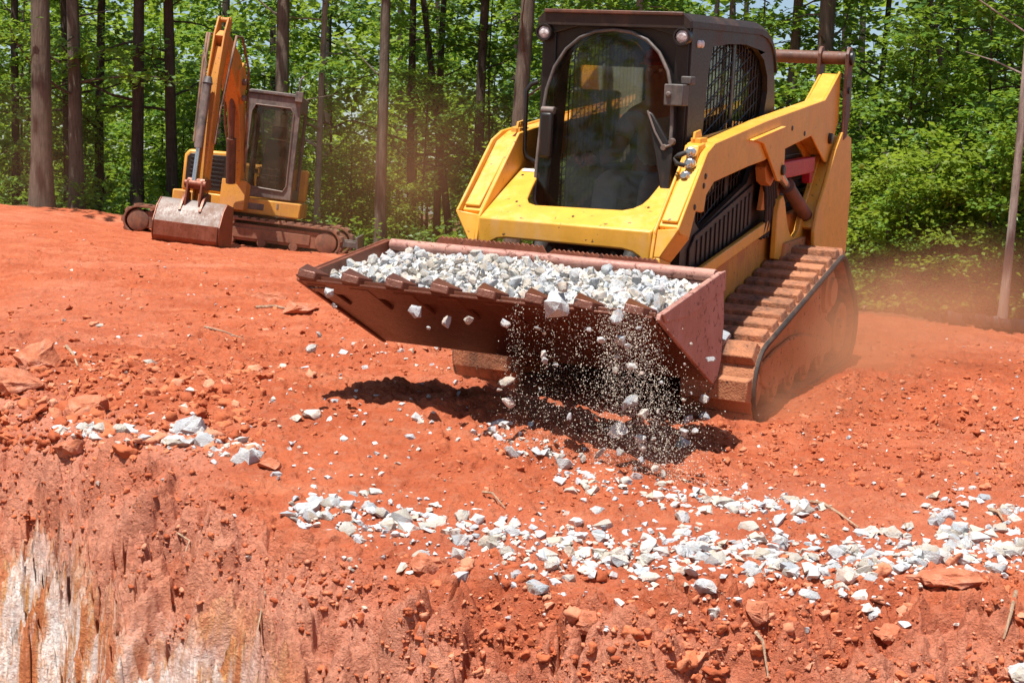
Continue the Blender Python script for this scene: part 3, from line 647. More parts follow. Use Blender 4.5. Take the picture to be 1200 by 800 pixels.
# ---- cab
CXC = .022; CW = .402
cab = None
side_outer = [(.0, .80), (.0, 2.03), (1.30, 2.03), (1.44, 1.985), (1.53, 1.90), (1.60, 1.74), (1.66, 1.48), (1.66, .95), (1.2, .80)]
side_hole = [(.355, 1.925), (.62, 1.945), (.95, 1.95), (1.18, 1.93), (1.34, 1.87), (1.43, 1.78), (1.45, 1.69), (1.40, 1.55), (1.30, 1.32), (1.14, 1.18), (.30, .985), (.22, 1.03), (.235, 1.30), (.30, 1.80)]
b = MB()
for s in (-1, 1):
    x0, x1 = CXC + s * (CW - .03), CXC + s * CW
    b.holed(side_outer, [side_hole], 0, min(x0, x1), max(x0, x1))
def arc(outline, sx=1, cx=0, cz=0): return [(cx + sx * x, z) for x, z in outline]
half = [(.0, 1.990), (.10, 1.978), (.18, 1.945), (.25, 1.885), (.305, 1.795), (.338, 1.68), (.352, 1.52), (.357, 1.30), (.352, 1.12), (.325, 1.058), (.27, 1.035), (.0, 1.03)]
gl_out = [(CXC + x, z) for x, z in half] + [(CXC - x, z) for x, z in reversed(half[1:-1])]
fr_out = [(CXC - CW + .028, .82), (CXC - CW + .028, 2.03), (CXC + CW - .028, 2.03), (CXC + CW - .028, .82)]
hole = [(CXC + (x - CXC) * .965, 1.5 + (z - 1.5) * .965) for x, z in gl_out]
cab = part(b, 'cab', 'brown_cab', bevel=.006)
# black front posts with a step-in corner
b = MB()
for s in (-1, 1):
    x = CXC + s * (CW - .045); b.box(x - .035, x + .035, -.014, .002, 1.05, 1.99)
b.prism([(CXC - .40, 1.955), (CXC - .40, 2.045), (CXC + .40, 2.045), (CXC + .40, 1.955), (CXC + .33, 1.965), (CXC + .2, 2.0), (CXC - .2, 2.0), (CXC - .33, 1.965)], 1, -.028, -.015)
b.holed(fr_out, [hole], 1, .0, .035)
part(b, 'front_frame', 'black', cab, .004)
b = MB()       # roof: lofted sections rounding down at the back
secs = []
for y, dz, k in [(-.055, -.004, .985), (-.03, 0, 1), (.3, 0, 1), (1.22, 0, 1), (1.36, -.018, 1), (1.46, -.055, 1), (1.54, -.115, 1), (1.60, -.21, 1)]:
    secs.append([(CXC + x * k, y, 2.02 + z + dz) for x, z in [(-.412, -.01), (-.412, .022), (-.390, .045), (-.368, .060), (.368, .060), (.390, .045), (.412, .022), (.412, -.01)]])
for i in range(len(secs) - 1):
    n = len(secs[i]); b.add(secs[i] + secs[i + 1], [(k, (k + 1) % n, n + (k + 1) % n, n + k) for k in range(n)])
n = 8; b.add(secs[0], [tuple(range(n))]); b.add(secs[-1], [tuple(reversed(range(n)))])
roof = part(b, 'roof', 'brown_cab', cab, 0, angle=24)
b = MB(); b.box(CXC - .37, CXC + .37, -.068, -.05, 2.066, 2.084)
part(b, 'roof_lip', 'link_brown', roof, .004)
for s, x in ((-1, -.352), (1, .388)):
    b = MB(); b.lathe((x, .02, 1.966), (0, -1, 0), [(0, .030), (.02, .042), (.075, .045), (.082, .043), (.082, .036), (.070, .034)])
    lt = part(b, 'work_light', 'black', cab, 0)
    b = MB(); b.lathe((x, -.045, 1.966), (0, -1, 0), [(0, .035), (.006, .034), (.011, .026), (.014, .012)])
    part(b, 'lens', 'lens', lt, 0, angle=60)
b = MB()
for y in (.105, .155): b.lathe((CXC + CW - .004, y, 1.935), (1, 0, 0), [(0, .020), (.012, .019), (.017, .012)], 14)
part(b, 'marker_lamp', 'white_decal', cab, 0, angle=60)
# glazing: windscreen door, side guards
def lean(z, y=-.03): return y - (2.0 - z) * .125
b = MB(); b.prism(gl_out, 1, -.003, .003); b.v = [(x, y + lean(z), z) for x, y, z in b.v]
ws = part(b, 'windscreen', 'windscreen', cab, 0)
b = MB(); b.tube([(x, lean(z) - .002, z) for x, z in gl_out], .0095, 8, closed=True)
part(b, 'windscreen_seal', 'exc_dark', ws, 0, angle=60)
b = MB(); n = len(gl_out); o2 = [(CXC + (x - CXC) * 1.012, 1.5 + (z - 1.5) * 1.012) for x, z in gl_out]
b.add([(x, lean(z), z) for x, z in o2] + [(x, .004, z) for x, z in o2], [(k, (k + 1) % n, n + (k + 1) % n, n + k) for k in range(n)])
part(b, 'door_frame', 'black', cab, 0, angle=60)
for s in (-1, 1):
    b = MB(); xx = CXC + s * (CW - .045)
    import itertools
    def inside(p, poly):
        c = False; j = len(poly) - 1
        for i in range(len(poly)):
            if (poly[i][1] > p[1]) != (poly[j][1] > p[1]) and p[0] < (poly[j][0] - poly[i][0]) * (p[1] - poly[i][1]) / (poly[j][1] - poly[i][1]) + poly[i][0]: c = not c
            j = i
        return c
    big = [(.30 + (y - .8) * 1.04 + .5, 1.5 + (z - 1.5) * 1.04) for y, z in side_hole]
    def bars(p0, d, L):
        run = None; st = .02
        for k in range(int(L / st)):
            q = (p0[0] + d[0] * k * st, p0[1] + d[1] * k * st)
            if inside(q, big):
                if run is None: run = q
                last = q
            elif run is not None:
                if run != last: b.tube([(xx, run[0], run[1]), (xx, last[0], last[1])], .0042, 5)
                run = None
    for i in range(22): bars((.22 + i * .058, .9), (0, 1), 1.2)
    ang = math.atan(.33)
    for i in range(22): bars((.15, .45 + i * .078), (math.cos(ang), math.sin(ang)), 1.6)
    part(b, 'side_guard', 'black', cab, 0)
    b = MB(); b.box(min(xx - .006, xx + .006) - .004, max(xx - .006, xx + .006), .86, .90, 1.1, 1.95); part(b, 'guard_bar', 'black', cab, .003)
    b = MB(); b.prism(big, 0, xx - s * .030, xx - s * .027); part(b, 'side_window', 'side_glass', cab, 0)
# lower cab side panels, ribbed
for s in (-1, 1):
    b = MB(); x1 = CXC + s * (CW + .002); x2 = CXC + s * (CW + .014)
    b.prism([(.12, .79), (.12, .90), (.20, .965), (1.24, 1.17), (1.24, .93), (.50, .79)], 0, min(x1, x2), max(x1, x2))
    for i in range(13):
        y = .22 + i * .078; z0 = .80 + max(0, (y - .5)) * .19; z1 = .955 + (y - .2) * .195
        b.box(min(x2, x2 + s * .008), max(x2, x2 + s * .008), y, y + .035, z0 + .015, z1 - .02)
    part(b, 'side_panel', 'steel_rust' if False else 'brown_cab', cab, .003, label='ribbed dusty brown lower side panel')
# rear wall, floor, seat, controls
b = MB(); b.holed([(CXC - .38, .8), (CXC - .38, 1.95), (CXC + .38, 1.95), (CXC + .38, .8)], [[(CXC - .27, 1.45), (CXC - .27, 1.86), (CXC + .27, 1.86), (CXC + .27, 1.45)]], 1, 1.50, 1.53)
b.box(CXC - .38, CXC + .38, .04, 1.5, .80, .83); part(b, 'cab_interior', 'black', cab, .004)
b = MB(); b.box(-.22, .26, .70, 1.20, 1.02, 1.12); b.hexa([(-.21, 1.12, 1.10), (.25, 1.12, 1.10), (.25, 1.24, 1.10), (-.21, 1.24, 1.10)], [(-.18, 1.26, 1.66), (.22, 1.26, 1.66), (.22, 1.36, 1.66), (-.18, 1.36, 1.66)])
b.box(-.16, .20, .78, 1.18, .83, 1.02); part(b, 'seat', 'seat', cab, .03, seg=3)
for x in (-.27, .31):
    b = MB(); b.box(x - .045, x + .045, .55, 1.0, 1.20, 1.26); b.tube([(x, .58, 1.25), (x, .55, 1.33), (x, .53, 1.41)], [.018, .016, .024], 10); b.ball((x, .53, 1.42), .028, 6)
    part(b, 'joystick', 'seat', cab, .01)
# hardware on the front
b = MB(); b.tube([(-.395, .0, 1.715), (-.43, -.012, 1.70), (-.452, -.02, 1.665), (-.452, -.02, 1.36), (-.44, -.015, 1.325), (-.395, 0, 1.30)], .0125, 10)
part(b, 'grab_handle', 'black', cab, 0, angle=60)
b = MB(); b.box(-.318, -.252, -.145, -.105, 1.335, 1.565); part(b, 'door_latch', 'black', cab, .014, seg=3)
b = MB(); b.lathe((-.285, -.112, 1.575), (1, 0, 0), [(-.036, .02), (.036, .02)]); part(b, 'latch_pivot', 'steel_grey', cab, .004)
b = MB(); b.box(.335, .435, -.125, -.030, 1.63, 1.735); b.box(.40, .455, -.07, .0, 1.735, 1.775); b.lathe((.36, -.124, 1.685), (0, -1, 0), [(0, .016), (.012, .013)]); part(b, 'door_hinge', 'exc_dark', cab, .012, seg=3)
b = MB(); b.prism([(.245, 1.60), (.275, 1.585), (.395, 1.42), (.40, 1.18), (.36, 1.18), (.315, 1.36)], 1, -.016, .002); b.v = [(x, y + lean(z) - .006, z) for x, y, z in b.v]; part(b, 'wiper_cover', 'black', cab, .006)
b = MB(); b.tube([(.25, lean(1.60) - .03, 1.60), (.30, lean(1.5) - .035, 1.50), (.352, lean(1.425) - .035, 1.425)], .006, 7); b.tube([(.352, lean(1.425) - .035, 1.425), (.39, lean(1.44) - .03, 1.44)], .007, 7); b.lathe((.352, lean(1.425) - .02, 1.425), (0, -1, 0), [(0, .016), (.022, .013)]); b.lathe((.39, lean(1.455) - .015, 1.455), (0, -1, 0), [(0, .018), (.024, .014)]); part(b, 'wiper_arm', 'steel_grey', cab, 0, angle=50)
# ---- front cross member: sloped hood plate with the notch for the cab door, and the folded front band
hn = Vector((0, -.2, .44)).normalized()
top = [(-.452, -.53), (-.452, -.05), (-.335, -.075), (-.325, -.135), (-.312, -.21), (-.298, -.275), (-.285, -.33), (-.26, -.368), (-.215, -.385), (.24, -.368), (.285, -.345), (.315, -.305), (.328, -.25), (.334, -.16), (.338, -.06), (.375, -.032), (.455, -.032), (.455, -.53)]
zz = lambda y: 1.052 + (y + .53) * .2 / .44
b = MB(); n = len(top)
vs = [(x, y, zz(y)) for x, y in top] + [(x, y + .010, zz(y) - .022) for x, y in top]
b.add(vs, [tuple(range(n)), tuple(reversed(range(n, 2 * n)))] + [(i, n + i, n + (i + 1) % n, (i + 1) % n) for i in range(n)])
hood = part(b, 'front_cross_member', 'yellow', bevel=.007, seg=3)
b = MB(); b.prism([(-.452, 1.054), (.455, 1.054), (.455, .90), (.425, .905), (.40, .925), (.365, .945), (.31, .955), (-.30, .957), (-.345, .950), (-.385, .928), (-.41, .902), (-.452, .90)], 1, -.545, -.522)
part(b, 'front_band', 'yellow', hood, .010, seg=3)
b = MB(); m = Matrix.Translation((-.385, -.075, zz(-.075) + .003)) @ Matrix.Rotation(math.atan2(.2, .44), 4, 'X'); b.box(-.045, .045, -.014, .014, -.001, .001, m); part(b, 'decal', 'white_decal', hood, 0)
b = MB()
for x, y in [(-.325, -.37), (.36, -.33), (-.41, -.12), (.41, -.10), (.02, -.46)]: b.lathe((x, y, zz(y) - .002), hn, [(0, .0085), (.004, .007)], 10)
part(b, 'bolt', 'black', hood, 0)
# ---- lift arms
beam = [(-.15, 1.415), (-.034, 1.457), (.918, 1.548), (2.223, 1.646), (2.34, 1.70), (2.588, 1.822), (2.62, 1.80), (2.60, 1.755), (2.635, 1.52), (2.45, 1.262), (2.40, 1.245), (2.325, 1.256), (1.937, 1.430), (1.255, 1.368), (.887, 1.327), (.588, 1.311), (-.011, 1.263), (-.13, 1.205), (-.155, 1.125), (-.20, 1.125), (-.28, 1.138), (-.36, 1.013), (-.50, 1.045), (-.531, 1.075)]
inner = [(-.08, 1.452), (.10, 1.474), (.9, 1.528), (2.2, 1.625), (2.55, 1.80), (2.60, 1.52), (2.43, 1.262), (2.33, 1.256), (1.93, 1.42), (.6, 1.30), (-.02, 1.25), (-.15, 1.12), (-.30, 1.10), (-.34, .90), (-.36, .77), (-.50, .77), (-.575, .84), (-.557, .912), (-.520, 1.055)]
for s in (1, -1):
    def X(a, c): return (min(s * a, s * c), max(s * a, s * c))
    b = MB()
    b.prism(beam, 0, *X(.571, .586)); b.prism(inner, 0, *X(.455, .470))
    top_l = [(-.115, 1.405), (.02, 1.452), (.918, 1.541), (2.22, 1.639), (2.34, 1.693), (2.57, 1.806), (2.57, 1.55), (2.40, 1.29), (1.93, 1.437), (.9, 1.335), (-.0, 1.275), (-.11, 1.22), (-.16, 1.13), (-.30, 1.13), (-.36, 1.02), (-.47, 1.05), (-.485, 1.075)]
    b.prism(top_l, 0, *X(.4705, .5705))
    # lower leg, folding in from the outer plate
    a_ = [(s * .471, -.50, 1.06), (s * .588, -.532, 1.077), (s * .588, -.36, 1.012), (s * .471, -.34, 1.0)]
    c_ = [(s * .471, -.545, .93), (s * .505, -.545, .93), (s * .505, -.375, .89), (s * .471, -.375, .89)]
    d_ = [(s * .471, -.565, .80), (s * .505, -.565, .80), (s * .505, -.40, .775), (s * .471, -.40, .775)]
    b.hexa(a_, c_); b.hexa(c_, d_)
    arm = part(b, 'lift_arm', 'yellow', bevel=.0055, seg=2)
    b = MB(); b.prism([(.60, 1.452), (1.182, 1.500), (1.185, 1.49), (1.255, 1.37), (1.262, 1.235), (1.235, 1.208), (1.19, 1.198), (1.135, 1.205), (1.105, 1.228), (.80, 1.425)], 0, *X(.587, .605)); b.prism([(.56, 1.455), (1.20, 1.509), (1.20, 1.501), (.56, 1.447)], 0, *X(.587, .615))
    part(b, 'cylinder_bracket', 'yellow', arm, .004)
    b = MB(); b.lathe((s * .60, 1.21, 1.262), (s, 0, 0), [(0, .03), (.018, .03), (.022, .024)]); part(b, 'pin', 'black', arm, 0)
    b = MB(); b.lathe((s * .586, 2.40, 1.40), (s, 0, 0), [(0, .034), (.02, .034), (.024, .026)]); part(b, 'pin', 'black', arm, 0)
    for y, z in [(-.165, 1.30), (-.185, 1.255), (-.31, 1.16), (1.45, 1.49), (1.75, 1.45)]:
        b = MB(); b.lathe((s * .585, y, z), (s, 0, 0), [(0, .016), (.006, .013)], 12); part(b, 'bolt', 'black', arm, 0)
    b = MB(); b.box(*X(.465, .515), -.055, .06, 1.452, 1.476); b.prism([(-.06, 1.47), (-.05, 1.505), (.035, 1.515), (.06, 1.48)], 0, *X(.475, .487))
    for y in (-.03, .02): b.lathe((s * .475, y, 1.494), (-s, 0, 0), [(0, .007), (.003, .006)], 8)
    part(b, 'hose_clamp', 'yellow', arm, .003)
    # recessed panel on the arm front
    b = MB(); b.prism([(-.47, 1.09), (-.185, 1.325), (-.195, 1.337), (-.48, 1.102)], 0, *X(.480, .562)); part(b, 'front_cover', 'yellow', arm, .006)
    if s == 1:
        b = MB(); b.prism([(-.205, 1.315), (-.135, 1.445), (-.02, 1.455), (-.10, 1.30)], 0, .462, .535); cb = part(b, 'coupling_block', 'yellow', arm, .006)
        for (x, y, z) in [(.508, -.165, 1.405), (.515, -.185, 1.352), (.508, -.215, 1.292)]:
            b = MB(); b.lathe((x, y + .02, z), (.0, -.85, .18), [(-.02, .020), (.015, .020), (.016, .027), (.035, .027), (.036, .023), (.055, .024), (.058, .017), (.075, .016)], 18); part(b, 'hydraulic_coupling', 'chrome', cb, .0015)
        b = MB(); b.tube([(.50, -.235, 1.412), (.475, -.26, 1.398), (.45, -.25, 1.388)], [.012, .014, .004], 8); b.tube([(.505, -.25, 1.352), (.47, -.27, 1.36), (.45, -.262, 1.385)], [.011, .012, .004], 8); part(b, 'dust_cap', 'rubber_black', cb, 0, angle=60)
    # rear links
    b = MB(); lk = [(2.60, 1.93), (2.625, 1.965), (2.66, 1.978), (2.70, 1.965), (2.735, 1.92), (2.77, 1.55), (2.72, 1.40), (2.62, 1.38), (2.63, 1.52), (2.60, 1.72)]
    b.prism(lk, 0, *X(.606, .628)); b.prism(lk, 0, *X(.425, .447)); lnk = part(b, 'rear_link', 'link_brown', bevel=.004)
    b = MB(); b.lathe((s * .628, 2.665, 1.905), (s, 0, 0), [(0, .045), (.016, .045), (.02, .036)]); b.lathe((s * .628, 2.66, 1.70), (s, 0, 0), [(0, .022), (.012, .02)]); part(b, 'link_pin', 'black', lnk, 0)
    # lift cylinder under the arm
    b = MB(); b.cyl((s * .54, 1.62, 1.135), (s * .54, 2.42, .80), .043, 20); b.lathe((s * .54, 1.62, 1.135), (0, -.92, .39), [(0, .048), (.03, .048), (.034, .04)]); cy_ = part(b, 'lift_cylinder', 'link_brown', bevel=.003)
    b = MB(); b.cyl((s * .54, 1.64, 1.127), (s * .54, 1.22, 1.30), .024, 16); part(b, 'rod', 'chrome', cy_, 0); b = MB(); b.lathe((s * .54, 1.20, 1.262), (1, 0, 0), [(-.03, .042), (.03, .042)]); part(b, 'rod_eye', 'link_brown', cy_, .004)
b = MB(); b.cyl((-.605, 2.665, 1.905), (.605, 2.665, 1.905), .042, 24); part(b, 'cross_tube', 'link_brown', bevel=0, label='dusty brown tube joining the two rear links')
b = MB(); b.box(.50, .56, 1.32, 2.18, 1.195, 1.292); b.box(.50, .555, 2.10, 2.17, 1.13, 1.20); part(b, 'safety_brace', 'red', bevel=.006, label='red lift arm safety brace')
b = MB(); b.prism([(1.25, 1.02), (1.35, 1.30), (1.66, 1.36), (1.62, 1.0)], 0, .46, .49); b.prism([(1.02, 1.28), (1.06, 1.20), (1.16, 1.17), (1.26, 1.22), (1.28, 1.33), (1.1, 1.34)], 0, .50, .56); part(b, 'arm_stop', 'yellow_dirty', bevel=.004)
for i in range(5): b = MB(); b.tube([(.47 + .01 * i, 1.28 + .03 * i, 1.30), (.50, 1.30 + .05 * i, 1.1), (.49, 1.36 + .06 * i, .95), (.48, 1.3 + .07 * i, .85)], .013, 7); part(b, 'hydraulic_hose', 'rubber_black', bevel=0, angle=60)
for i in range(6): b = MB(); b.tube([(-.3 + .11 * i, -.50, .93), (-.3 + .12 * i, -.56, .80), (-.28 + .10 * i, -.60, .62), (-.25 + .09 * i, -.52, .50)], .014, 7); part(b, 'hydraulic_hose', 'rubber_black', bevel=0, angle=60)
# ---- tracks
def hull_loop(circs, n=40):
    pts = []
    for (y, z, r) in circs:
        for k in range(n): a = 2 * math.pi * k / n; pts.append((y + r * math.cos(a), z + r * math.sin(a)))
    pts = sorted(set(pts)); 
    def cr(o, a, b_): return (a[0] - o[0]) * (b_[1] - o[1]) - (a[1] - o[1]) * (b_[0] - o[0])
    lo = []
    for p in pts:
        while len(lo) >= 2 and cr(lo[-2], lo[-1], p) <= 0: lo.pop()
        lo.append(p)
    up = []
    for p in reversed(pts):
        while len(up) >= 2 and cr(up[-2], up[-1], p) <= 0: up.pop()
        up.append(p)
    return lo[:-1] + up[:-1]
def resample(loop, n):
    P_ = np.array(loop + [loop[0]]); d = np.concatenate([[0], np.cumsum(np.linalg.norm(np.diff(P_, axis=0), axis=1))]); t = np.linspace(0, d[-1], n, endpoint=False)
    q = np.stack([np.interp(t, d, P_[:, 0]), np.interp(t, d, P_[:, 1])], 1); tg = np.roll(q, -1, 0) - np.roll(q, 1, 0); tg /= np.linalg.norm(tg, axis=1)[:, None]
    return q, tg, d[-1]
CIRC = [(.235, .225, .190), (1.86, .50, .205), (2.22, .225, .19), (.9, .10, .065), (1.6, .10, .065)]
def track_belt(circs, x0, x1, pitch, lug_len, lug_h, th=.028, gap=0.0, jitter=0.0):
    b = MB(); q, tg, L = resample(hull_loop(circs), 160); nr = np.stack([tg[:, 1], -tg[:, 0]], 1); n = len(q)
    vs = []
    for p, m in zip(q, nr):
        for (x, o) in ((x0, 0), (x1, 0), (x1, th), (x0, th)): vs.append((x, p[0] + m[0] * o, p[1] + m[1] * o))
    fs = []
    for i in range(n):
        j = (i + 1) % n; fs += [(4 * i + k, 4 * i + (k + 1) % 4, 4 * j + (k + 1) % 4, 4 * j + k) for k in range(4)]
    b.add(vs, fs)
    m_ = max(3, int(round(L / pitch))); q2, tg2, _ = resample(hull_loop(circs), m_); rj = np.random.RandomState(3)
    for p, t in zip(q2, tg2):
        nn = np.array([t[1], -t[0]]); ll = lug_len * (1 + jitter * rj.normal()); hh = lug_h * (1 + jitter * rj.normal())
        def pt(x, a, h): w_ = p + t * a + nn * (th + h); return (x, w_[0], w_[1])
        lo_ = [pt(x0 + .004, -ll / 2, -.006), pt(x1 - .004, -ll / 2, -.006), pt(x1 - .004, ll / 2, -.006), pt(x0 + .004, ll / 2, -.006)]
        hi_ = [pt(x0 + .010, -ll / 2 + .012, hh), pt(x1 - .016, -ll / 2 + .012, hh), pt(x1 - .016, ll / 2 - .012, hh), pt(x0 + .010, ll / 2 - .012, hh)]
        b.hexa(lo_, hi_)
    return b
for s in (1, -1):
    b = track_belt(CIRC, .465,   .842, .170, .122, .042, jitter=.05)
    if s < 0: b.flip()
    tr = part(b, 'track', 'track_rubber', bevel=.006, seg=2)
    def sx(a): return s * a
    b = MB(); q_, _, _ = resample(hull_loop([(y, z, r + .012) for y, z, r in CIRC]), 110); b.tube([(sx(.842), y, z) for y, z in q_], .017, 6, closed=True); part(b, 'belt_rim', 'rubber_black', tr, 0, angle=60)
    b = MB(); b.prism([(.28, .18), (.26, .36), (.62, .40), (1.05, .47), (1.30, .56), (1.62, .60), (1.66, .40), (1.95, .30), (2.15, .20), (2.05, .10), (.5, .10)], 0, min(sx(.52), sx(.775)), max(sx(.52), sx(.775)))
    b.prism([(.34, .20), (.34, .30), (.60, .34), (.95, .36), (1.2, .34), (1.5, .28), (1.9, .19), (1.85, .14), (.5, .14)], 0, min(sx(.775), sx(.80)), max(sx(.775), sx(.80)))
    part(b, 'track_frame', 'track_frame', tr, .012)
    for (y, z, r, nm) in [(.235, .225, .165, 'idler_wheel'), (2.22, .225, .165, 'idler_wheel')] + [(.62 + .36 * k, .135, .098, 'road_wheel') for k in range(4)]:
        b = MB(); b.lathe((sx(.56), y, z), (s, 0, 0), [(0, r), (.225, r), (.235, r - .012), (.225, r - .035), (.20, r - .05), (.205, .06), (.245, .055), (.25, .03)], 30); part(b, nm, 'track_frame', tr, .003)
    b = MB(); prof = []
    y0, z0 = 1.86, .50; tth = 15
    for k in range(tth * 4):
        a = 2 * math.pi * k / (tth * 4); rr_ = .19 if k % 4 in (0, 1) else .155; prof.append((y0 + rr_ * math.cos(a), z0 + rr_ * math.sin(a)))
    b.prism(prof, 0, min(sx(.72), sx(.765)), max(sx(.72), sx(.765))); b.lathe((sx(.74), y0, z0), (s, 0, 0), [(0, .135), (.05, .13), (.055, .09), (.075, .085), (.08, .05)]); part(b, 'sprocket', 'track_frame', tr, .003)
    b = MB(); b.prism([(1.5, .56), (1.62, .80), (2.1, .80), (2.3, .42), (2.1, .3), (1.7, .42)], 0, min(sx(.47), sx(.56)), max(sx(.47), sx(.56))); part(b, 'drive_housing', 'track_frame', tr, .01)
# ---- bucket
BW = .858
LIP, TOP, HEEL = (-1.553, .822), (-.715, .905), (-.758, .415)
b = MB(); th = .018
prof_o = [LIP, (-1.20, .643), (-.86, .470), HEEL, (-.70, .43), (-.662, .50), (-.655, .70), (-.70, .84), (-.716, .90)]
prof_i = [(-.738, .895), (-.722, .83), (-.682, .69), (-.688, .52), (-.715, .458), (-.765, .441), (-.862, .492), (-1.20, .664), (-1.548, .842)]
b.prism(prof_o + prof_i, 0, -BW + .012, BW - .012)
bk = part(b, 'bucket', 'bucket_floor', bevel=.003)
side_p = [(-1.545, .835), (-1.556, .812), (-1.20, .630), (-.86, .458), (-.752, .405), (-.69, .425), (-.648, .50), (-.640, .70), (-.688, .86), (-.705, .918), (-.745, .918)]
for s in (1, -1):
    b = MB(); x0, x1 = s * (BW - .0118), s * (BW + .008); b.prism(side_p, 0, min(x0, x1), max(x0, x1))
    x2 = s * (BW + .020); b.prism([(-1.548, .838), (-1.50, .795), (-1.2, .782), (-.69, .832), (-.700, .922), (-.75, .922)], 0, min(x1, x2), max(x1, x2))
    part(b, 'side_plate', 'steel_pink' if s > 0 else 'steel_rust', bk, .004)
b = MB(); b.tube([(-BW + .02, -.728, .898), (BW - .02, -.728, .898)], .030, 16); b.prism([(-.745, .868), (-.705, .868), (-.700, .80), (-.745, .80)], 0, -BW + .02, BW - .02); part(b, 'top_rail', 'steel_pink', bk, .003)
b = MB()      # serrated step plates along the top rail
for x0, x1 in ((-.58, -.02), (.02, .55)):
    n = 22; w_ = (x1 - x0) / n
    pl = [(x0 - .03, .915)] + [q for i in range(n) for q in ((x0 + i * w_, .952 if x0 < 0 else .940), (x0 + (i + .55) * w_, .963 if x0 < 0 else .950))] + [(x1 + .02, .915)]
    b.prism(pl, 1, -.712, -.700)
part(b, 'step_plate', 'steel_rust', bk, .0015)
dirv = np.array([HEEL[0] - LIP[0], HEEL[1] - LIP[1]]); dirv /= np.linalg.norm(dirv); nrm = np.array([dirv[1], -dirv[0]])
def under(x, t, o):  # point under the floor: t along lip -> heel, o outward
    q = np.array(LIP) + dirv * t + nrm * o; return (x, q[0], q[1])
for i in range(8):
    x = -.80 + i * .222
    b = MB(); w_ = .085
    A = [under(x - .03, -.055, -.030), under(x + w_ * .55, -.035, -.026), under(x + w_, .03, -.040), under(x - .05, .030, -.085)]
    Bq = [under(x - .03, -.055, .008), under(x + w_ * .55, -.035, .010), under(x + w_, .05, .012), under(x - .045, .05, .012)]
    b.hexa(A, Bq); b.hexa([under(x - .02, .02, .001), under(x + w_ * .9, .02, .001), under(x + w_ * .9, .30, .001), under(x - .02, .30, .001)], [under(x - .02, .02, .016), under(x + w_ * .9, .02, .016), under(x + w_ * .8, .29, .012), under(x - .01, .29, .012)])
    part(b, 'tooth', 'bucket_floor', bk, .004)
b = MB(); b.hexa([under(-BW + .02, -.02, .0015), under(BW - .02, -.02, .0015), under(BW - .02, .14, .0015), under(-BW + .02, .14, .0015)], [under(-BW + .02, -.02, .013), under(BW - .02, -.02, .013), under(BW - .02, .135, .013), under(-BW + .02, .135, .013)]); part(b, 'cutting_edge', 'bucket_floor', bk, .003)
# coupler and tilt cylinders behind the bucket
b = MB(); b.box(-.50, .50, -.655, -.60, .45, .84); b.box(-.44, -.38, -.62, -.46, .46, .80); b.box(.38, .44, -.62, -.46, .46, .80); b.box(-.46, .46, -.60, -.50, .46, .56); part(b, 'coupler', 'black', bevel=.006)
for s in (-1, 1):
    b = MB(); b.cyl((s * .25, -.50, .62), (s * .25, -.10, 1.02), .042); tc = part(b, 'tilt_cylinder', 'rubber_black', bevel=.003); b = MB(); b.cyl((s * .25, -.60, .52), (s * .25, -.49, .63), .024); part(b, 'rod', 'chrome', tc, 0)
b = MB(); b.box(-.38, .38, .0, .06, .50, .98); part(b, 'front_bulkhead', 'black', bevel=.004)
b = MB(); b.tube([(-.02, -.56, .87), (.0, -.575, .86), (.30, -.575, .865), (.34, -.55, .87)], .022, 10); part(b, 'coupler_handle', 'steel_grey', bevel=0, angle=60)

# ---- stones lying in the bucket, stones falling from it, grit
def heap(x, y):
    t = (y + 1.53) / .80
    base = .825 + .062 * np.clip(t, 0, 1)
    return base + .040 * np.sin(np.clip((x + .85) / 1.7, 0, 1) * math.pi) * np.sin(np.clip(t, 0, 1) * math.pi) + .018 * vnoise(np.asarray(x) * 4.2, np.asarray(y) * 4.2, 0 * np.asarray(x), 301) - .02 * np.clip(np.abs(np.asarray(x)) - .70, 0, 1) / .15
gx, gy = np.meshgrid(np.linspace(-.838, .838, 40), np.linspace(-1.515, -.742, 20), indexing='ij')
gz_ = heap(gx, gy) - .030
idx = np.arange(gx.size).reshape(gx.shape); Fh = np.stack([idx[:-1, :-1].ravel(), idx[1:, :-1].ravel(), idx[1:, 1:].ravel(), idx[:-1, 1:].ravel()], 1)
Vh = np.stack([gx.ravel(), gy.ravel(), gz_.ravel()], 1)
hb = rs.permutation(1)
cand = []
for k in range(9000):
    x = rs.uniform(-.815, .815); y = rs.uniform(-1.50, -.765); r = .019 * 2.1 ** (rs.rand() ** 1.5)
    if all((x - c[0]) ** 2 + (y - c[1]) ** 2 > (.60 * (r + c[2])) ** 2 for c in cand): cand.append((x, y, r))
    if len(cand) > 760: break
cand.sort(key=lambda c: -(c[2] - .010 * (c[1] + 1.2)))
items = []; N_B = 96
for i, (x, y, r) in enumerate(cand):
    p = LW((x, y, float(heap(x, y)) - .004 + (.012 * rs.rand() if i < N_B else -.01)))
    if i < N_B: stone(p, r, 'pale crushed stone lying on top of the load in the loader bucket', 'stones on top of the bucket load', rs)
    else: items.append((rs.randint(len(ROCKS_LO)), p, rand_rot(rs), r * (.85 + .3 * rs.rand(3))))
for k in range(1100):
    x = rs.uniform(-.83, .83); y = rs.uniform(-1.51, -.75); items.append((rs.randint(5), LW((x, y, float(heap(x, y)) - .018)), rand_rot(rs), rs.uniform(.009, .02) * np.ones(3)))
v, f = merge(ROCKS_LO, items); Vw = (Vh @ LR.T) + LT
v0 = np.concatenate([v, Vw]); f3 = np.concatenate([f, np.concatenate([Fh[:, [0, 1, 2]], Fh[:, [0, 2, 3]]]) + len(v)])
tag(link('bucket_gravel', np_mesh('bucket_gravel', v0, f3, M['stone'])), 'grey white gravel filling the loader bucket', 'gravel', kind='stuff')
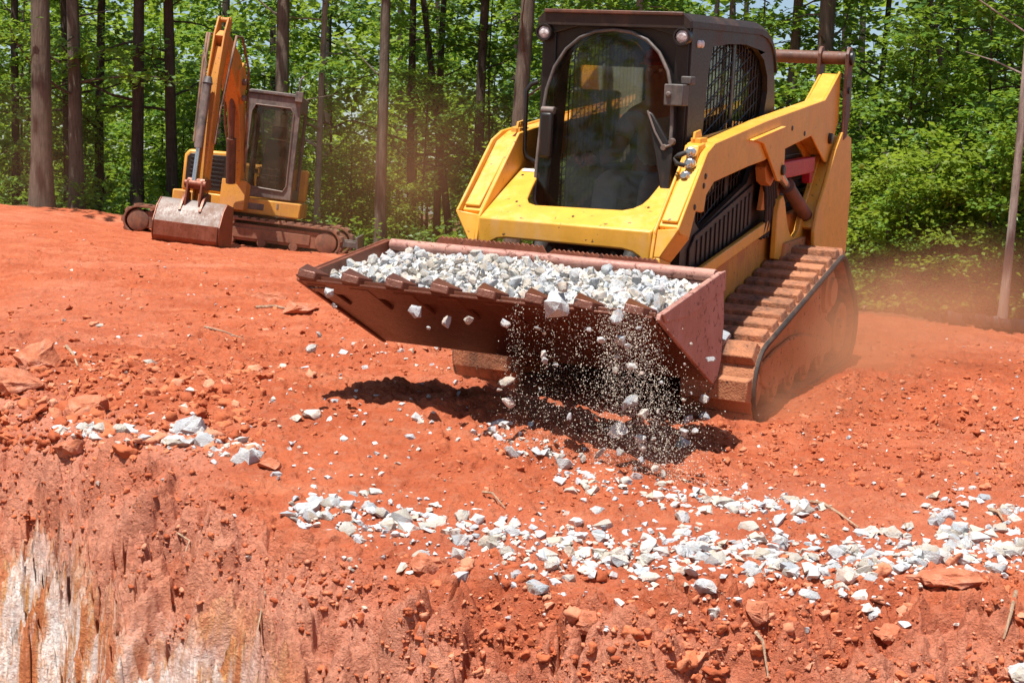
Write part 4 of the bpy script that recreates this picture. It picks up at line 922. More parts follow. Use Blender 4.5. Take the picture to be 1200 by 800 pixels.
fall = [(487, 365, .036), (524, 377, .033), (549, 376, .027), (592, 379, .033), (386, 343, .028), (391, 358, .020), (365, 408, .028), (374, 392, .018), (502, 384, .014), (594, 447, .040), (597, 471, .036), (655, 358, .060), (723, 371, .042), (727, 399, .028), (735, 405, .018), (637, 415, .020), (690, 386, .014), (740, 428, .026), (722, 433, .022), (752, 437, .018), (739, 470, .036), (754, 483, .034), (724, 504, .048), (702, 531, .038), (751, 514, .030), (752, 524, .024), (801, 520, .034), (806, 491, .026), (826, 488, .028), (825, 467, .026), (848, 396, .050), (778, 556, .022), (660, 336, .03), (775, 448, .012), (610, 560, .018)]
lw_ = [(0, 480, 'pale stone dropping past the left half of the bucket underside'), (480, 605, 'stone in mid air under the bucket lip left of the grit curtain'), (605, 700, 'stone tumbling down within the left streams of grit'), (700, 790, 'stone tumbling down within the dense grit stream on the right'), (790, 1200, 'stone dropping between the bucket and the near track')]
for u, v, r in fall:
    y_ = -1.68 if v < 500 else -1.62
    p = on_loader(u, v, 1, y_ if u < 790 else (-1.05 if v > 420 else -.35)); l_ = [q for q in lw_ if q[0] <= u < q[1]][0][2]
    big = {(655, 358): 'broad grey stone leaving the middle of the bucket lip', (848, 396): 'flat white stone flying beside the front of the near track', (724, 504): 'largest white stone in mid air with a flat top, low in the grit stream', (723, 371): 'bluish grey stone rolling over the right end of the bucket lip'}.get((u, v))
    if big: stone(LW(p), r, big, None, rs)
    else: stone(LW(p), r, l_, 'stones falling from the bucket', rs)
rg = np.random.RandomState(78)
for k in range(34):      # smaller stones between the big ones
    u = [rg.normal(740, 34), rg.normal(640, 40), rg.normal(770, 30)][k % 3]; v = 365 + 190 * rg.rand(); l_ = [q for q in lw_ if q[0] <= u < q[1]][0][2]
    stone(LW(on_loader(u, v, 1, -1.66 + rg.normal() * .04)), .007 + .016 * rg.rand() ** 1.5, l_, 'stones falling from the bucket', rs)
items = []
rg = np.random.RandomState(77)
for c0, c1, sd, n in [(606, 600, 10, 700), (644, 640, 16, 700), (670, 692, 14, 500), (712, 720, 13, 1700), (730, 765, 20, 3000), (746, 790, 26, 2800), (720, 750, 50, 1900), (650, 690, 60, 500)]:
    t = rg.rand(n) ** .9; u = c0 + (c1 - c0) * t + rg.normal(size=n) * sd * (.45 + t); v = 352 + (u - 600) * .10 + t * 205 + rg.normal(size=n) * 6
    for a, b_, tt in zip(u, v, t):
        p = on_loader(a, b_, 1, -1.60 - .04 * tt + rg.normal() * .05)
        items.append((0, LW(p), rand_rot(rg), (.0009 + .0028 * rg.rand() ** 2) * np.ones(3)))
OCT = (np.array([[1, 0, 0], [-1, 0, 0], [0, .8, 0], [0, -.8, 0], [0, 0, .7], [0, 0, -.7]], float), np.array([[0, 2, 4], [2, 1, 4], [1, 3, 4], [3, 0, 4], [2, 0, 5], [1, 2, 5], [3, 1, 5], [0, 3, 5]]))
v, f = merge([OCT], items)
tag(link('falling_grit', np_mesh('falling_grit', v, f, M['grit'])), 'tan stone grit raining from the bucket lip', 'grit', kind='stuff')
# ------------------------------------------------------------------ operator
def skin_mesh(name, nodes, edges, mat, parent=None, levels=2, M_=None):
    me = bpy.data.meshes.new(name); me.from_pydata([n[:3] for n in nodes], edges, []); o = link(name, me, parent)
    sk = o.modifiers.new('skin', 'SKIN'); sk.use_smooth_shade = True
    for i, n in enumerate(nodes):
        d = me.skin_vertices[0].data[i]; d.radius = (n[3], n[4] if len(n) > 4 else n[3]); d.use_root = i == 0
    ss = o.modifiers.new('subsurf', 'SUBSURF'); ss.levels = levels; ss.render_levels = levels
    me.materials.append(M[mat]); return o
OP = empty('person'); OP.matrix_world = LOADER_M @ Matrix.Translation((-.03, .88, 1.14))
tag(OP, 'operator in pale blue jeans sitting dimly behind the dark windscreen of the loader', 'person')
nd = [(0, 0, 0, .13, .11), (0, .02, .16, .125, .10), (0, .03, .32, .14, .10), (0, .03, .43, .10, .08), (0, .01, .50, .055), (0, -.02, .58, .075, .085), (0, -.03, .68, .082, .098), (0, -.02, .75, .055, .065), (0, -.125, .63, .014)]
ed = [(0, 1), (1, 2), (2, 3), (3, 4), (4, 5), (5, 6), (6, 7), (5, 8)]
for s in (-1, 1):
    k = len(nd)
    nd += [(s * .09, -.06, -.01, .085), (s * .13, -.42, .05, .065), (s * .13, -.50, -.18, .052), (s * .12, -.52, -.30, .038), (s * .12, -.62, -.325, .036)]
    ed += [(0, k), (k, k + 1), (k + 1, k + 2), (k + 2, k + 3), (k + 3, k + 4)]
    j = len(nd)
    nd += [(s * .17, .03, .40, .058), (s * .23, -.06, .18, .042), (s * .26, -.30, .14, .030), (s * .265, -.37, .17, .028)]
    ed += [(3, j), (j, j + 1), (j + 1, j + 2), (j + 2, j + 3)]
    for q, (dx, L_) in enumerate([(-.030, .070), (-.011, .08), (.010, .075), (.028, .06)]):
        f0 = len(nd); nd += [(s * .265 + dx, -.405, .185, .009), (s * .265 + dx * 1.1, -.405 - L_ * .55, .175, .008), (s * .265 + dx, -.40 - L_ * .6, .145, .007)]; ed += [(j + 3, f0), (f0, f0 + 1), (f0 + 1, f0 + 2)]
    f0 = len(nd); nd += [(s * .265 - s * .034, -.375, .17, .010), (s * .265 - s * .045, -.41, .16, .008)]; ed += [(j + 3, f0), (f0, f0 + 1)]
skin_mesh('body', nd, ed, 'skin', OP)
jn = [(0, 0, -.01, .145, .125), (0, .02, .10, .135, .11)]; je = [(0, 1)]
for s in (-1, 1):
    k = len(jn); jn += [(s * .09, -.06, -.01, .098), (s * .13, -.42, .05, .082), (s * .13, -.50, -.16, .066), (s * .12, -.52, -.26, .058)]; je += [(0, k), (k, k + 1), (k + 1, k + 2), (k + 2, k + 3)]
skin_mesh('jeans', jn, je, 'jeans', OP)
tn = [(0, .01, .05, .145, .12), (0, .02, .18, .138, .115), (0, .03, .32, .155, .115), (0, .03, .43, .115, .09)]; te = [(0, 1), (1, 2), (2, 3)]
for s in (-1, 1):
    k = len(tn); tn += [(s * .17, .03, .40, .072), (s * .215, -.03, .25, .060)]; te += [(3, k), (k, k + 1)]
skin_mesh('shirt', tn, te, 'shirt', OP)
for s in (-1, 1):
    b = MB(); b.ball((s * .032, -.112, .655), .012, 6); b.build('eye', M['white_decal'], OP)
    b = MB(); b.prism([(-.70, -.36), (-.70, -.315), (-.60, -.285), (-.50, -.27), (-.47, -.30), (-.47, -.36)], 0, s * .12 - .045, s * .12 + .045); b.build('boot', M['boot'], OP, .02, 3)
b = MB(); b.lathe((0, -.02, .66), (0, 0, 1), [(0.02, .096), (.05, .10), (.09, .088), (.118, .06), (.13, .02)], 20); b.prism([(-.08, -.09), (-.07, -.17), (0, -.195), (.07, -.17), (.08, -.09)], 2, .682, .694); b.build('cap', M['cap'], OP)

# ------------------------------------------------------------------ excavator in the background
eb = at(281, 288, 25.0)
EX = empty('mini_excavator'); EX.matrix_world = Matrix.Translation(eb) @ Matrix.Rotation(R(5.6), 4, 'Y') @ Matrix.Rotation(R(3), 4, 'Z')
tag(EX, 'small yellow excavator with its boom folded and bucket down in front of the trees', 'excavator')
def ep(mb, name, mat, parent=EX, bevel=.008, **k): return mb.build(name, M[mat], parent, bevel, **k)
# undercarriage turned across the cab
r8 = Matrix.Rotation(R(-3), 3, 'Z')
def turned(mb): mb.v = [tuple(r8 @ Vector((y, x, z))) for x, y, z in mb.v]; mb.f = [tuple(reversed(f)) for f in mb.f]; return mb
EC = [(-1.45, .25, .20), (1.50, .25, .20), (0, .09, .05)]
for y0 in (-1.02, .62):
    tr = ep(turned(track_belt(EC, y0, y0 + .42, .14, .095, .028, .03, jitter=.04)), 'track', 'exc_track', bevel=.004)
    b = MB(); b.box(y0 + .04, y0 + .30, -1.35, 1.40, .14, .40); b.box(y0 + .02, y0 + .05, -1.2, 1.25, .18, .34)
    for k in range(5): b.lathe((y0 + .02, -1.0 + .5 * k, .13), (1, 0, 0), [(0, .07), (.3, .07)], 16)
    b.lathe((y0 + .01, .0, .42), (1, 0, 0), [(0, .06), (.3, .06)], 14); ep(turned(b), 'track_frame', 'exc_track', tr)
    for yy, nm in ((-1.45, 'idler_wheel'), (1.50, 'sprocket')):
        b = MB(); b.lathe((y0 + .005, yy, .25), (1, 0, 0), [(0, .10), (.02, .17), (.38, .17), (.40, .1)], 24); ep(turned(b), nm, 'exc_track', tr)
b = MB(); b.box(-.65, .65, -.7, .7, .22, .42); b.lathe((0, 0, .40), (0, 0, 1), [(0, .46), (.16, .46)], 32); ep(b, 'undercarriage', 'exc_dark')
b = MB(); b.hexa([(1.95, -1.1, .02), (2.0, -1.1, .02), (2.0, 1.0, .02), (1.95, 1.0, .02)], [(1.90, -1.1, .40), (1.93, -1.1, .40), (1.93, 1.0, .40), (1.90, 1.0, .40)]); b.box(1.4, 1.95, -.5, -.4, .2, .3); b.box(1.4, 1.95, .3, .4, .2, .3); ep(b, 'dozer_blade', 'exc_dark')
# upper structure
b = MB(); b.prism([(-1.05, -.70), (-.30, -.78), (.30, -.78), (.97, -.76), (.97, .6), (.7, 1.15), (-.7, 1.15), (-1.05, .7)], 2, .56, .80); dk = ep(b, 'deck', 'exc_yellow', bevel=.02)
b = MB(); b.box(.12, .40, -.79, -.77, .63, .73); ep(b, 'deck_slot', 'exc_dark', dk, .012); b = MB(); b.box(.60, .63, -.775, -.765, .68, .76); ep(b, 'deck_latch', 'exc_dark', dk, .002)
b = MB(); b.prism([(-.93, .80), (-.93, 1.36), (-.87, 1.45), (-.22, 1.48), (-.18, .80)], 1, -.66, .95); hs = ep(b, 'engine_cover', 'exc_yellow', bevel=.04)
b = MB(); b.prism([(-.88, .84), (-.88, 1.33), (-.83, 1.39), (-.24, 1.41), (-.24, .84)], 1, -.675, -.658); ep(b, 'front_grille', 'black', hs, .01)
b = MB()
for i in range(7): b.box(-.82, -.30, -.684, -.674, .92 + i * .066, .945 + i * .066)
ep(b, 'vent_slats', 'black', hs, .002)
b = MB(); b.prism([(-.9, .8), (-.9, 1.35), (.9, 1.35), (.9, .8)], 1, .90, 1.15); ep(b, 'counterweight', 'exc_yellow', bevel=.05)
b = MB(); b.tube([(-.86, -.2, 1.52), (-.86, -.2, 1.60), (-.70, -.2, 1.62), (-.62, -.2, 1.56)], .015, 8); ep(b, 'hand_rail', 'exc_dark', hs, 0)
# cab
cx0, cx1, cy0, cy1, cz0, cz1 = -.04, .80, -.72, .62, .83, 2.44
b = MB(); po = [(cx0, cz0), (cx0, cz1), (cx1, cz1), (cx1, cz0)]; ph = [(cx0 + .10, cz0 + .16), (cx0 + .08, cz0 + .30), (cx0 + .09, cz1 - .28), (cx0 + .14, cz1 - .17), (cx1 - .15, cz1 - .17), (cx1 - .10, cz1 - .24), (cx1 - .09, cz0 + .22), (cx1 - .14, cz0 + .13)]
b.holed(po, [ph], 1, cy0, cy0 + .05); b.holed(po, [ph], 1, cy1 - .05, cy1)
so = [(cy0 + .0505, cz0), (cy0 + .0505, cz1), (cy1 - .0505, cz1), (cy1 - .0505, cz0)]; sh_ = [(cy0 + .14, cz0 + .16), (cy0 + .14, cz1 - .20), (cy1 - .14, cz1 - .20), (cy1 - .14, cz0 + .16)]
for x in (cx0, cx1 - .05): b.holed(so, [sh_], 0, x, x + .05)
ecab = ep(b, 'cab', 'exc_dark', bevel=.012)
b = MB(); b.prism([(cx0 - .01, cz1), (cx0 - .01, cz1 + .03), (cx0 + .05, cz1 + .06), (cx1 - .05, cz1 + .06), (cx1 + .01, cz1 + .03), (cx1 + .01, cz1)], 1, cy0 - .03, cy1 + .02); ep(b, 'roof', 'exc_dark', ecab, .015)
b = MB(); b.tube([(x, cy0 - .008, z) for x, z in ph], .014, 6, closed=True); wf = ep(b, 'window_seal', 'steel_grey', ecab, 0)
b = MB(); b.prism(ph, 1, cy0 + .015, cy0 + .021); ep(b, 'windscreen', 'exc_glass', ecab, 0)
b = MB(); b.prism(sh_, 0, cx1 - .030, cx1 - .024); b.prism(sh_, 0, cx0 + .024, cx0 + .03); ep(b, 'side_window', 'exc_glass', ecab, 0)
b = MB(); b.prism(ph, 1, cy1 - .030, cy1 - .024); ep(b, 'rear_window', 'exc_glass', ecab, 0)
b = MB(); b.box(.16, .62, -.10, .35, .98, 1.16); b.hexa([(.17, .26, 1.16), (.61, .26, 1.16), (.61, .36, 1.16), (.17, .36, 1.16)], [(.20, .36, 1.78), (.58, .36, 1.78), (.58, .46, 1.78), (.20, .46, 1.78)]); b.box(.27, .51, .38, .46, 1.80, 2.0); ep(b, 'seat', 'seat', ecab, .03)
b = MB()
for x in (.25, .38, .50): b.tube([(x, -.40, .9), (x, -.46, 1.28)], .013, 7); b.ball((x, -.46, 1.29), .026, 5)
for x in (.10, .68): b.box(x - .05, x + .05, -.3, .1, 1.2, 1.27); b.tube([(x, -.24, 1.27), (x, -.28, 1.42)], .015, 7)
for z in (1.08, 1.18, 1.28): b.box(.22, .56, -.58, -.50, z, z + .018)
ep(b, 'control_levers', 'exc_dark', ecab, 0)
b = MB(); b.tube([(cx0 - .03, cy0 - .05, .98), (cx0 - .055, cy0 - .06, 1.05), (cx0 - .05, cy0 - .06, 1.5), (cx0 - .02, cy0 - .03, 1.56)], .014, 7); ep(b, 'grab_handle', 'exc_dark', ecab, 0)
b = MB(); b.lathe((cx0 + .05, cy0 - .05, 1.58), (0, -1, 0), [(0, .05), (.05, .07), (.08, .065)], 18); ep(b, 'work_light', 'exc_dark', ecab, .004)
b = MB(); b.box(cx1 - .10, cx1 + .02, cy0 - .07, cy0 + .06, cz1 - .06, cz1 + .10); b.tube([(cx1 - .04, cy0 - .02, cz1 + .1), (cx1 - .05, cy0 - .02, cz1 + .28), (cx1 + .0, cy0, cz1 + .36)], .016, 6); ep(b, 'mirror_bracket', 'exc_dark', ecab, .012)
# boom, stick, cylinders, bucket: in the swung plane
bx, by = -.05, -.80
sw = R(9)
sd = Vector((-math.sin(sw), -math.cos(sw), 0)); sl = Vector((math.cos(sw), -math.sin(sw), 0))
def BP(r, a, z): return tuple(Vector((bx, by, 0)) + sd * r + sl * a + Vector((0, 0, z if z < 1.1 else 1.1 + (z - 1.1) * .885)))
def plate(mb, poly, a0, a1):
    n = len(poly); vs = [BP(r, a0, z) for r, z in poly] + [BP(r, a1, z) for r, z in poly]
    mb.add(vs, [tuple(range(n)), tuple(reversed(range(n, 2 * n)))] + [(i, n + i, n + (i + 1) % n, (i + 1) % n) for i in range(n)])
b = MB(); plate(b, [(-.10, .62), (-.10, 1.0), (.16, 1.06), (.20, .60)], -.20, .20); ep(b, 'swing_bracket', 'exc_orange', bevel=.012)
b = MB(); plate(b, [(-.08, .85), (-.05, 1.3), (.25, 2.2), (.52, 2.85), (.85, 3.15), (1.1, 3.25), (1.60, 3.46), (1.72, 3.36), (1.25, 2.92), (.88, 2.6), (.56, 2.1), (.22, 1.3), (.14, .85)], -.095, .095)
plate(b, [(.62, 2.35), (.85, 2.55), (.95, 2.9), (.75, 3.05), (.5, 2.75)], -.14, .14); bm_ = ep(b, 'boom', 'exc_orange', bevel=.012)
b = MB(); b.tube([BP(.36, 0, 1.0), BP(.56, 0, 1.75)], .075, 12); b.tube([BP(.55, 0, 1.7), BP(.74, 0, 2.5)], .045, 10); ep(b, 'boom_cylinder', 'link_brown', bm_, 0)
b = MB(); b.lathe(BP(.75, .14, 2.72), sl, [(0, .05), (.05, .05), (.06, .03)], 12); b.lathe(BP(.70, .14, 2.45), sl, [(0, .045), (.06, .045)], 12); ep(b, 'pin', 'steel_grey', bm_, 0)
b = MB()
for a in (-.085, .060): plate(b, [(1.44, 3.62), (1.50, 3.70), (1.60, 3.68), (1.72, 3.40), (1.84, 2.7), (1.92, .78), (1.86, .60), (1.74, .60), (1.70, .78), (1.62, 2.5), (1.50, 3.2)], a, a + .028)
plate(b, [(1.66, 3.2), (1.78, 2.7), (1.86, .80), (1.76, .80), (1.64, 2.6)], -.056, .059); b.cyl(BP(1.53, -.10, 3.64), BP(1.53, .10, 3.64), .035, 12); st_ = ep(b, 'stick', 'exc_orange', bevel=.006)
b = MB(); b.tube([BP(1.92, -.03, 2.55), BP(2.02, -.03, 1.50)], .062, 14); b.tube([BP(1.92, -.03, 2.55), BP(1.90, -.03, 2.66)], [.075, .05], 12); bc = ep(b, 'bucket_cylinder', 'exc_dark', st_, 0); b = MB(); b.tube([BP(2.02, -.03, 1.52), BP(2.07, -.03, .98)], .036, 12); ep(b, 'rod', 'chrome', bc, 0)
b = MB(); plate(b, [(1.72, .92), (1.78, 1.02), (2.06, 1.02), (2.12, .94), (2.06, .86), (1.78, .86)], -.13, .13)
for a in (-.12, .09): plate(b, [(2.02, 1.02), (2.13, .98), (2.16, .60), (2.06, .55), (2.0, .62)], a, a + .03)
b.cyl(BP(2.08, -.16, .60), BP(2.08, .16, .60), .05, 12); b.cyl(BP(2.08, -.16, .94), BP(2.08, .16, .94), .05, 12); ep(b, 'bucket_link', 'steel_rust', st_, .006)
bw = .50; pr = [(1.74, .66), (2.05, .70), (2.20, .58), (2.32, .36), (2.30, .18), (2.16, -.02), (1.86, -.14), (1.62, -.12)]
pi_ = [(1.62, -.10), (1.86, -.11), (2.13, .01), (2.26, .19), (2.28, .35), (2.17, .55), (2.04, .665), (1.74, .63)]
b = MB(); plate(b, pr + pi_, -bw + .02, bw - .02); eb_ = ep(b, 'bucket', 'steel_grey', bevel=.004)
for a in (-bw, bw - .02):
    b = MB(); plate(b, [(r + (.012 if r > 1.8 else 0), z) for r, z in pr], a, a + .0195); ep(b, 'side_plate', 'steel_rust', eb_, .004)
b = MB(); plate(b, [(2.305, .37), (2.335, .37), (2.32, .16), (2.17, -.04), (1.86, -.16), (1.62, -.14), (1.62, -.125), (1.86, -.143), (2.162, -.022), (2.302, .18)], -bw + .03, bw - .03); ep(b, 'wear_plate', 'steel_rust', eb_, .003)
for a in (-.17, .13):
    b = MB(); plate(b, [(1.80, .66), (1.82, .80), (1.92, .82), (2.10, .74), (2.16, .66), (2.24, .55), (2.18, .56), (2.04, .69)], a, a + .04); ep(b, 'ear', 'steel_rust', eb_, .005)
def hose(pts, r): b = MB(); b.tube(pts, r, 7); ep(b, 'hydraulic_hose', 'hose', bevel=0, angle=60)
for a, q in ((-.16, 0), (-.19, .1), (.15, .05)):
    hose([BP(.0, a * .6, 1.2), BP(.25 + q, a, 2.0), BP(.6, a * 1.1, 2.95), BP(1.2, a * 1.3, 3.42), BP(1.5, a * 1.3, 3.40), BP(1.62, a * 1.2, 2.9), BP(1.75, a, 2.2), BP(1.82, a * .9, 1.6)], .020)
hose([BP(1.45, -.2, 2.0), BP(1.50, -.26, 2.9), BP(1.52, -.28, 3.02), BP(1.60, -.22, 3.06), BP(1.68, -.16, 2.9), BP(1.78, -.15, 2.0)], .018); hose([BP(1.5, -.23, 1.5), BP(1.42, -.27, 2.1), BP(1.44, -.29, 2.95), BP(1.50, -.27, 3.08), BP(1.58, -.2, 3.0)], .018)

# ------------------------------------------------------------------ trees
def leaf_arrays(C, AX, L, nl, size, rr, droop=.25):
    """Sprays: flat-ish fans of folded leaves along a twig. C centres (n,3), AX twig directions (n,3), L lengths (n,)."""
    n = len(C); t = np.repeat(np.linspace(.1, 1, nl)[None], n, 0) + rr.normal(size=(n, nl)) * .05
    up = np.array([0, 0, 1.0]); side = np.cross(AX, up); side /= np.linalg.norm(side, axis=1)[:, None] + 1e-6
    nrm = np.cross(side, AX); nrm /= np.linalg.norm(nrm, axis=1)[:, None] + 1e-6
    sg = np.where(np.arange(nl)[None] % 2 == 0, 1., -1.) * np.ones((n, 1))
    base = C[:, None] + AX[:, None] * (t * L[:, None])[..., None] + side[:, None] * (sg * .25 * size)[..., None] + nrm[:, None] * (rr.normal(size=(n, nl)) * .22 * L[:, None] * .5)[..., None]
    d = AX[:, None] * (.55 + .3 * rr.rand(n, nl))[..., None] + side[:, None] * (sg * (.6 + .5 * rr.rand(n, nl)))[..., None] + np.array([0, 0, -droop]) + rr.normal(size=(n, nl, 3)) * .28
    d /= np.linalg.norm(d, axis=2)[..., None]
    fn = nrm[:, None] + rr.normal(size=(n, nl, 3)) * .42; w_ = np.cross(d, fn); w_ /= np.linalg.norm(w_, axis=2)[..., None] + 1e-6
    fn = np.cross(w_, d); ln = size * (.6 + .7 * rr.rand(n, nl))[..., None]; wd = ln * .36
    p0 = base; p1 = base + d * ln * .45 + w_ * wd + fn * ln * .10; p2 = base + d * ln; p3 = base + d * ln * .45 - w_ * wd + fn * ln * .10
    V_ = np.stack([p0, p1, p2, p3], 2).reshape(-1, 3); F_ = np.arange(len(V_)).reshape(-1, 4)
    return V_, F_
def limbs_and_sprays(rr, h, z0, spread, n_limb, r0, droop=.1, lift=.45, sp_per=9, top=True):
    """Limb tubes from the trunk and spray positions along their outer parts."""
    mb = MB(); C, AX, L = [], [], []
    for i in range(n_limb):
        f = (i + rr.rand()) / n_limb; z = z0 + (h - z0) * f; a = i * 2.4 + rr.normal() * .5; ln = spread * (1.05 - .65 * f) * (.65 + .6 * rr.rand())
        pts = []; p = np.array([0, 0, z]); d = np.array([math.cos(a), math.sin(a), lift * (.4 + rr.rand())])
        for k in range(6):
            pts.append(tuple(p)); d = d + rr.normal(size=3) * .16 + np.array([0, 0, -droop * .35]); d /= np.linalg.norm(d); p = p + d * ln / 5
        rb = max(.006, r0 * (1 - f) * .35 + .008); mb.tube(pts, [rb * (1 - .15 * k) for k in range(6)], 5, cap=False)
        P_ = np.array(pts)
        for q in range(sp_per):
            t = .25 + .75 * rr.rand() ** .8; i0 = min(4, int(t * 5)); pp = P_[i0] + (P_[i0 + 1] - P_[i0]) * (t * 5 - i0)
            ax = (P_[i0 + 1] - P_[i0]) / np.linalg.norm(P_[i0 + 1] - P_[i0]); b2 = rr.normal(size=3); b2[2] *= .35; ax = ax * .6 + b2 / np.linalg.norm(b2) * .8; ax[2] = ax[2] * .5; ax /= np.linalg.norm(ax)
            C.append(pp); AX.append(ax); L.append(.28 + .35 * rr.rand())
    return mb, np.array(C), np.array(AX), np.array(L)
def trunk_mb(rr, h, r0, r1, bend=.02, n=10, seg=12, flare=1.3):
    mb = MB(); pts, rad = [], []; ph = rr.rand() * 6.28
    for k in range(seg + 1):
        t = k / seg; pts.append((bend * h * math.sin(t * 3.1 + ph) * t + rr.normal() * .006, bend * h * math.cos(t * 2.3 + ph) * t + rr.normal() * .006, h * t - .15)); rad.append((r0 + (r1 - r0) * t) * (1 + (flare - 1) * math.exp(-t * h / .35)))
    mb.tube(pts, rad, n); return mb, pts
# upper crowns (above the picture, they shade the wood), shared by the tall trees
UP = []
for k in range(4):
    rr = np.random.RandomState(900 + k); mb, C, A_, L_ = limbs_and_sprays(rr, 13.5, 5.2, 3.3, 15, .16, sp_per=6)
    V_, F_ = leaf_arrays(C, A_, L_ * 1.8, 11, .24, rr); UP.append((mb, np_mesh('crown', V_, F_, M['leaf'])))
LOWB = []
for k in range(4):
    rr = np.random.RandomState(950 + k); mb, C, A_, L_ = limbs_and_sprays(rr, 5.8, 1.7, 1.9, 9, .07, sp_per=9, lift=.3)
    V_, F_ = leaf_arrays(C, A_, L_ * 1.1, 13, .125, rr); LOWB.append((mb, np_mesh('low_leaves', V_, F_, M['leaf'])))
def ground_at(x, y): return h1(x, y)
FOR_Y = lambda x: float(np.interp(x, [-12, -3, 1.5, 4.2, 7, 12], [27.0, 26.3, 23.5, 18.5, 17.8, 18.5]))
def tall_tree(u, d, px, lean, label, bark='bark', seed=0, group=None, v0=None, h=13.0, low=True, taper=.72, bend=.012, up=True):
    rr = np.random.RandomState(seed); x = at(u, 260, d)[0]; y = at(u, 260, d)[1]; z = ground_at(x, y)
    r = px / FPX * d / 2
    t = empty('forest_tree', (x, y, z)); t.rotation_euler = (rr.normal() * .01, R(lean - 1.5), rr.rand() * 6.28 if abs(lean - 1.5) < .3 else 0); tag(t, label, 'tree', group)
    grow(t, rr, h, r, r * taper * .6, bend, bark, seed % 4, low, up, 'forked' in label)
    return t
def grow(t, rr, h, r0, r1, bend, bark, k, low, up, fork=False):
    mb, pts = trunk_mb(rr, h, r0, r1, bend, 16)
    for on, (lm, cm), nm in ((up, UP[k], 'crown'), (low, LOWB[k], 'low_leaves')):
        if not on: continue
        az = rr.rand() * 6.28; c_, s_ = math.cos(az), math.sin(az); mb.add([(x * c_ - y * s_, x * s_ + y * c_, z) for x, y, z in lm.v], lm.f)
        cr = link(nm, cm, t); cr.rotation_euler = (0, 0, az)
    for q in range(5):      # dead limbs and stubs low on the trunk
        i0 = 2 + rr.randint(6); p0 = np.array(pts[i0]) + (np.array(pts[i0 + 1]) - np.array(pts[i0])) * rr.rand(); a = rr.rand() * 6.28; ln = .35 + 1.1 * rr.rand(); d = np.array([math.cos(a), math.sin(a), .25 + .5 * rr.rand()]); e = rr.normal(size=3) * .22
        mb.tube([tuple(p0), tuple(p0 + d * ln * .5), tuple(p0 + d * ln + e * ln)], [max(.010, r0 * .16), max(.008, r0 * .10), .004], 5, cap=False)
    if fork: b0 = np.array(pts[5]); mb.tube([tuple(b0), tuple(b0 + np.array([-.22, 0, .7])), tuple(b0 + np.array([-.42, .05, 1.9])), tuple(b0 + np.array([-.6, .1, 4.5]))], [r0 * .75, r0 * .68, r0 * .6, r0 * .4], 9)
    mb.build('trunk', M[bark], t, 0, angle=60)
TT_ = [
 (49, 26.5, 25, 2.0, 'thick pale grey brown trunk, widest of the wood, at the left end', 'bark', False),
 (90, 28, 17, 1.0, 'brown trunk standing just right of the thick pale trunk at the left end', 'bark', True),
 (80, 30, 9, 0.0, 'slim dark trunk tight behind the brown trunk beside the thick pale one', 'bark_dark', True),
 (20, 30, 10, .6, 'slim dark trunk at the far left edge of the wood', 'bark_dark', True),
 (116, 31, 11, 2, 'dark trunk half in shade between the brown trunk and the straight blackish trunk', 'bark_dark', True),
 (161, 28, 15, .8, 'straight blackish trunk rising left of the excavator', 'bark_dark', True),
 (203, 28.5, 14, .6, 'straight blackish trunk rising directly behind the excavator boom', 'bark_dark', True),
 (328, 28, 18, 1.6, 'sturdy brown trunk rising behind the excavator cab roof', 'bark', False),
 (371, 29, 8, 2.4, 'thin pale trunk just right of the excavator cab', 'bark_pale', True),
 (446, 27, 14, 1.3, 'slender brown trunk in the open middle between excavator and loader', 'bark', False),
 (482, 31, 10, .5, 'dim trunk behind dust right of the slender brown trunk', 'bark_dark', True),
 (512, 32, 9, 2.2, 'thin dim trunk left of the loader arm', 'bark_dark', True),
 (531, 31, 9, -5.5, 'thin dark trunk leaning left towards the top, left of the loader arm', 'bark_dark', True),
 (558, 30, 13, 2.5, 'dark trunk close to the left edge of the loader arm', 'bark_dark', True),
 (600, 25, 20, 3.0, 'thick grey brown trunk rising right behind the left arm of the loader', 'bark', False),
 (738, 27, 10, 2.0, 'pale trunk showing just above the loader cab roof', 'bark_pale', True),
 (846, 26, 8, 1.5, 'thin brown trunk showing above the rear of the cab roof', 'bark', True),
 (916, 24, 14, 3.2, 'brown trunk seen between cab and right arm of the loader', 'bark', True),
 (952, 23, 23, 2.0, 'stout dark forked trunk behind the rear cross tube of the loader', 'bark', True),
 (1010, 25, 8, 4.0, 'thin dark trunk just right of the loader arm top', 'bark_dark', True),
 (1074, 26, 9, 1.5, 'dark trunk in the shaded wood right of the loader', 'bark_dark', True),
 (1112, 28, 8, 2.2, 'slim dark trunk between the loader and the leaning grey trunk', 'bark_dark', True),
 (1172, 24, 9, -12.0, 'leaning grey trunk in the shaded wood at the right', 'bark', True),
 (1181, 17.2, 10, 3.6, 'slender pale grey trunk with its foot by the black plastic silt fence', 'bark_pale', False),
]
for i, (u, d, px, ln, lb, bk_, lw) in enumerate(TT_): tall_tree(u, d, px, ln, lb, bk_, 10 + i, low=lw, up=d < 29.5 and i % 3 != 1)
# the fork of the stout tree
# further trunks, dim between the front ones
rr = np.random.RandomState(60)
for i in range(20):
    u = -120 + i * 72 + rr.normal() * 14; d = 34 + rr.rand() * 14
    tall_tree(u, d, 6 + rr.rand() * 6, rr.normal() * 1.6 + 1.5, 'dim slender trunk deep in the wood behind the front row of trees', 'bark_dark', 200 + i, 'trunks deep in the wood', low=i % 2 == 0, bend=.012, up=False)
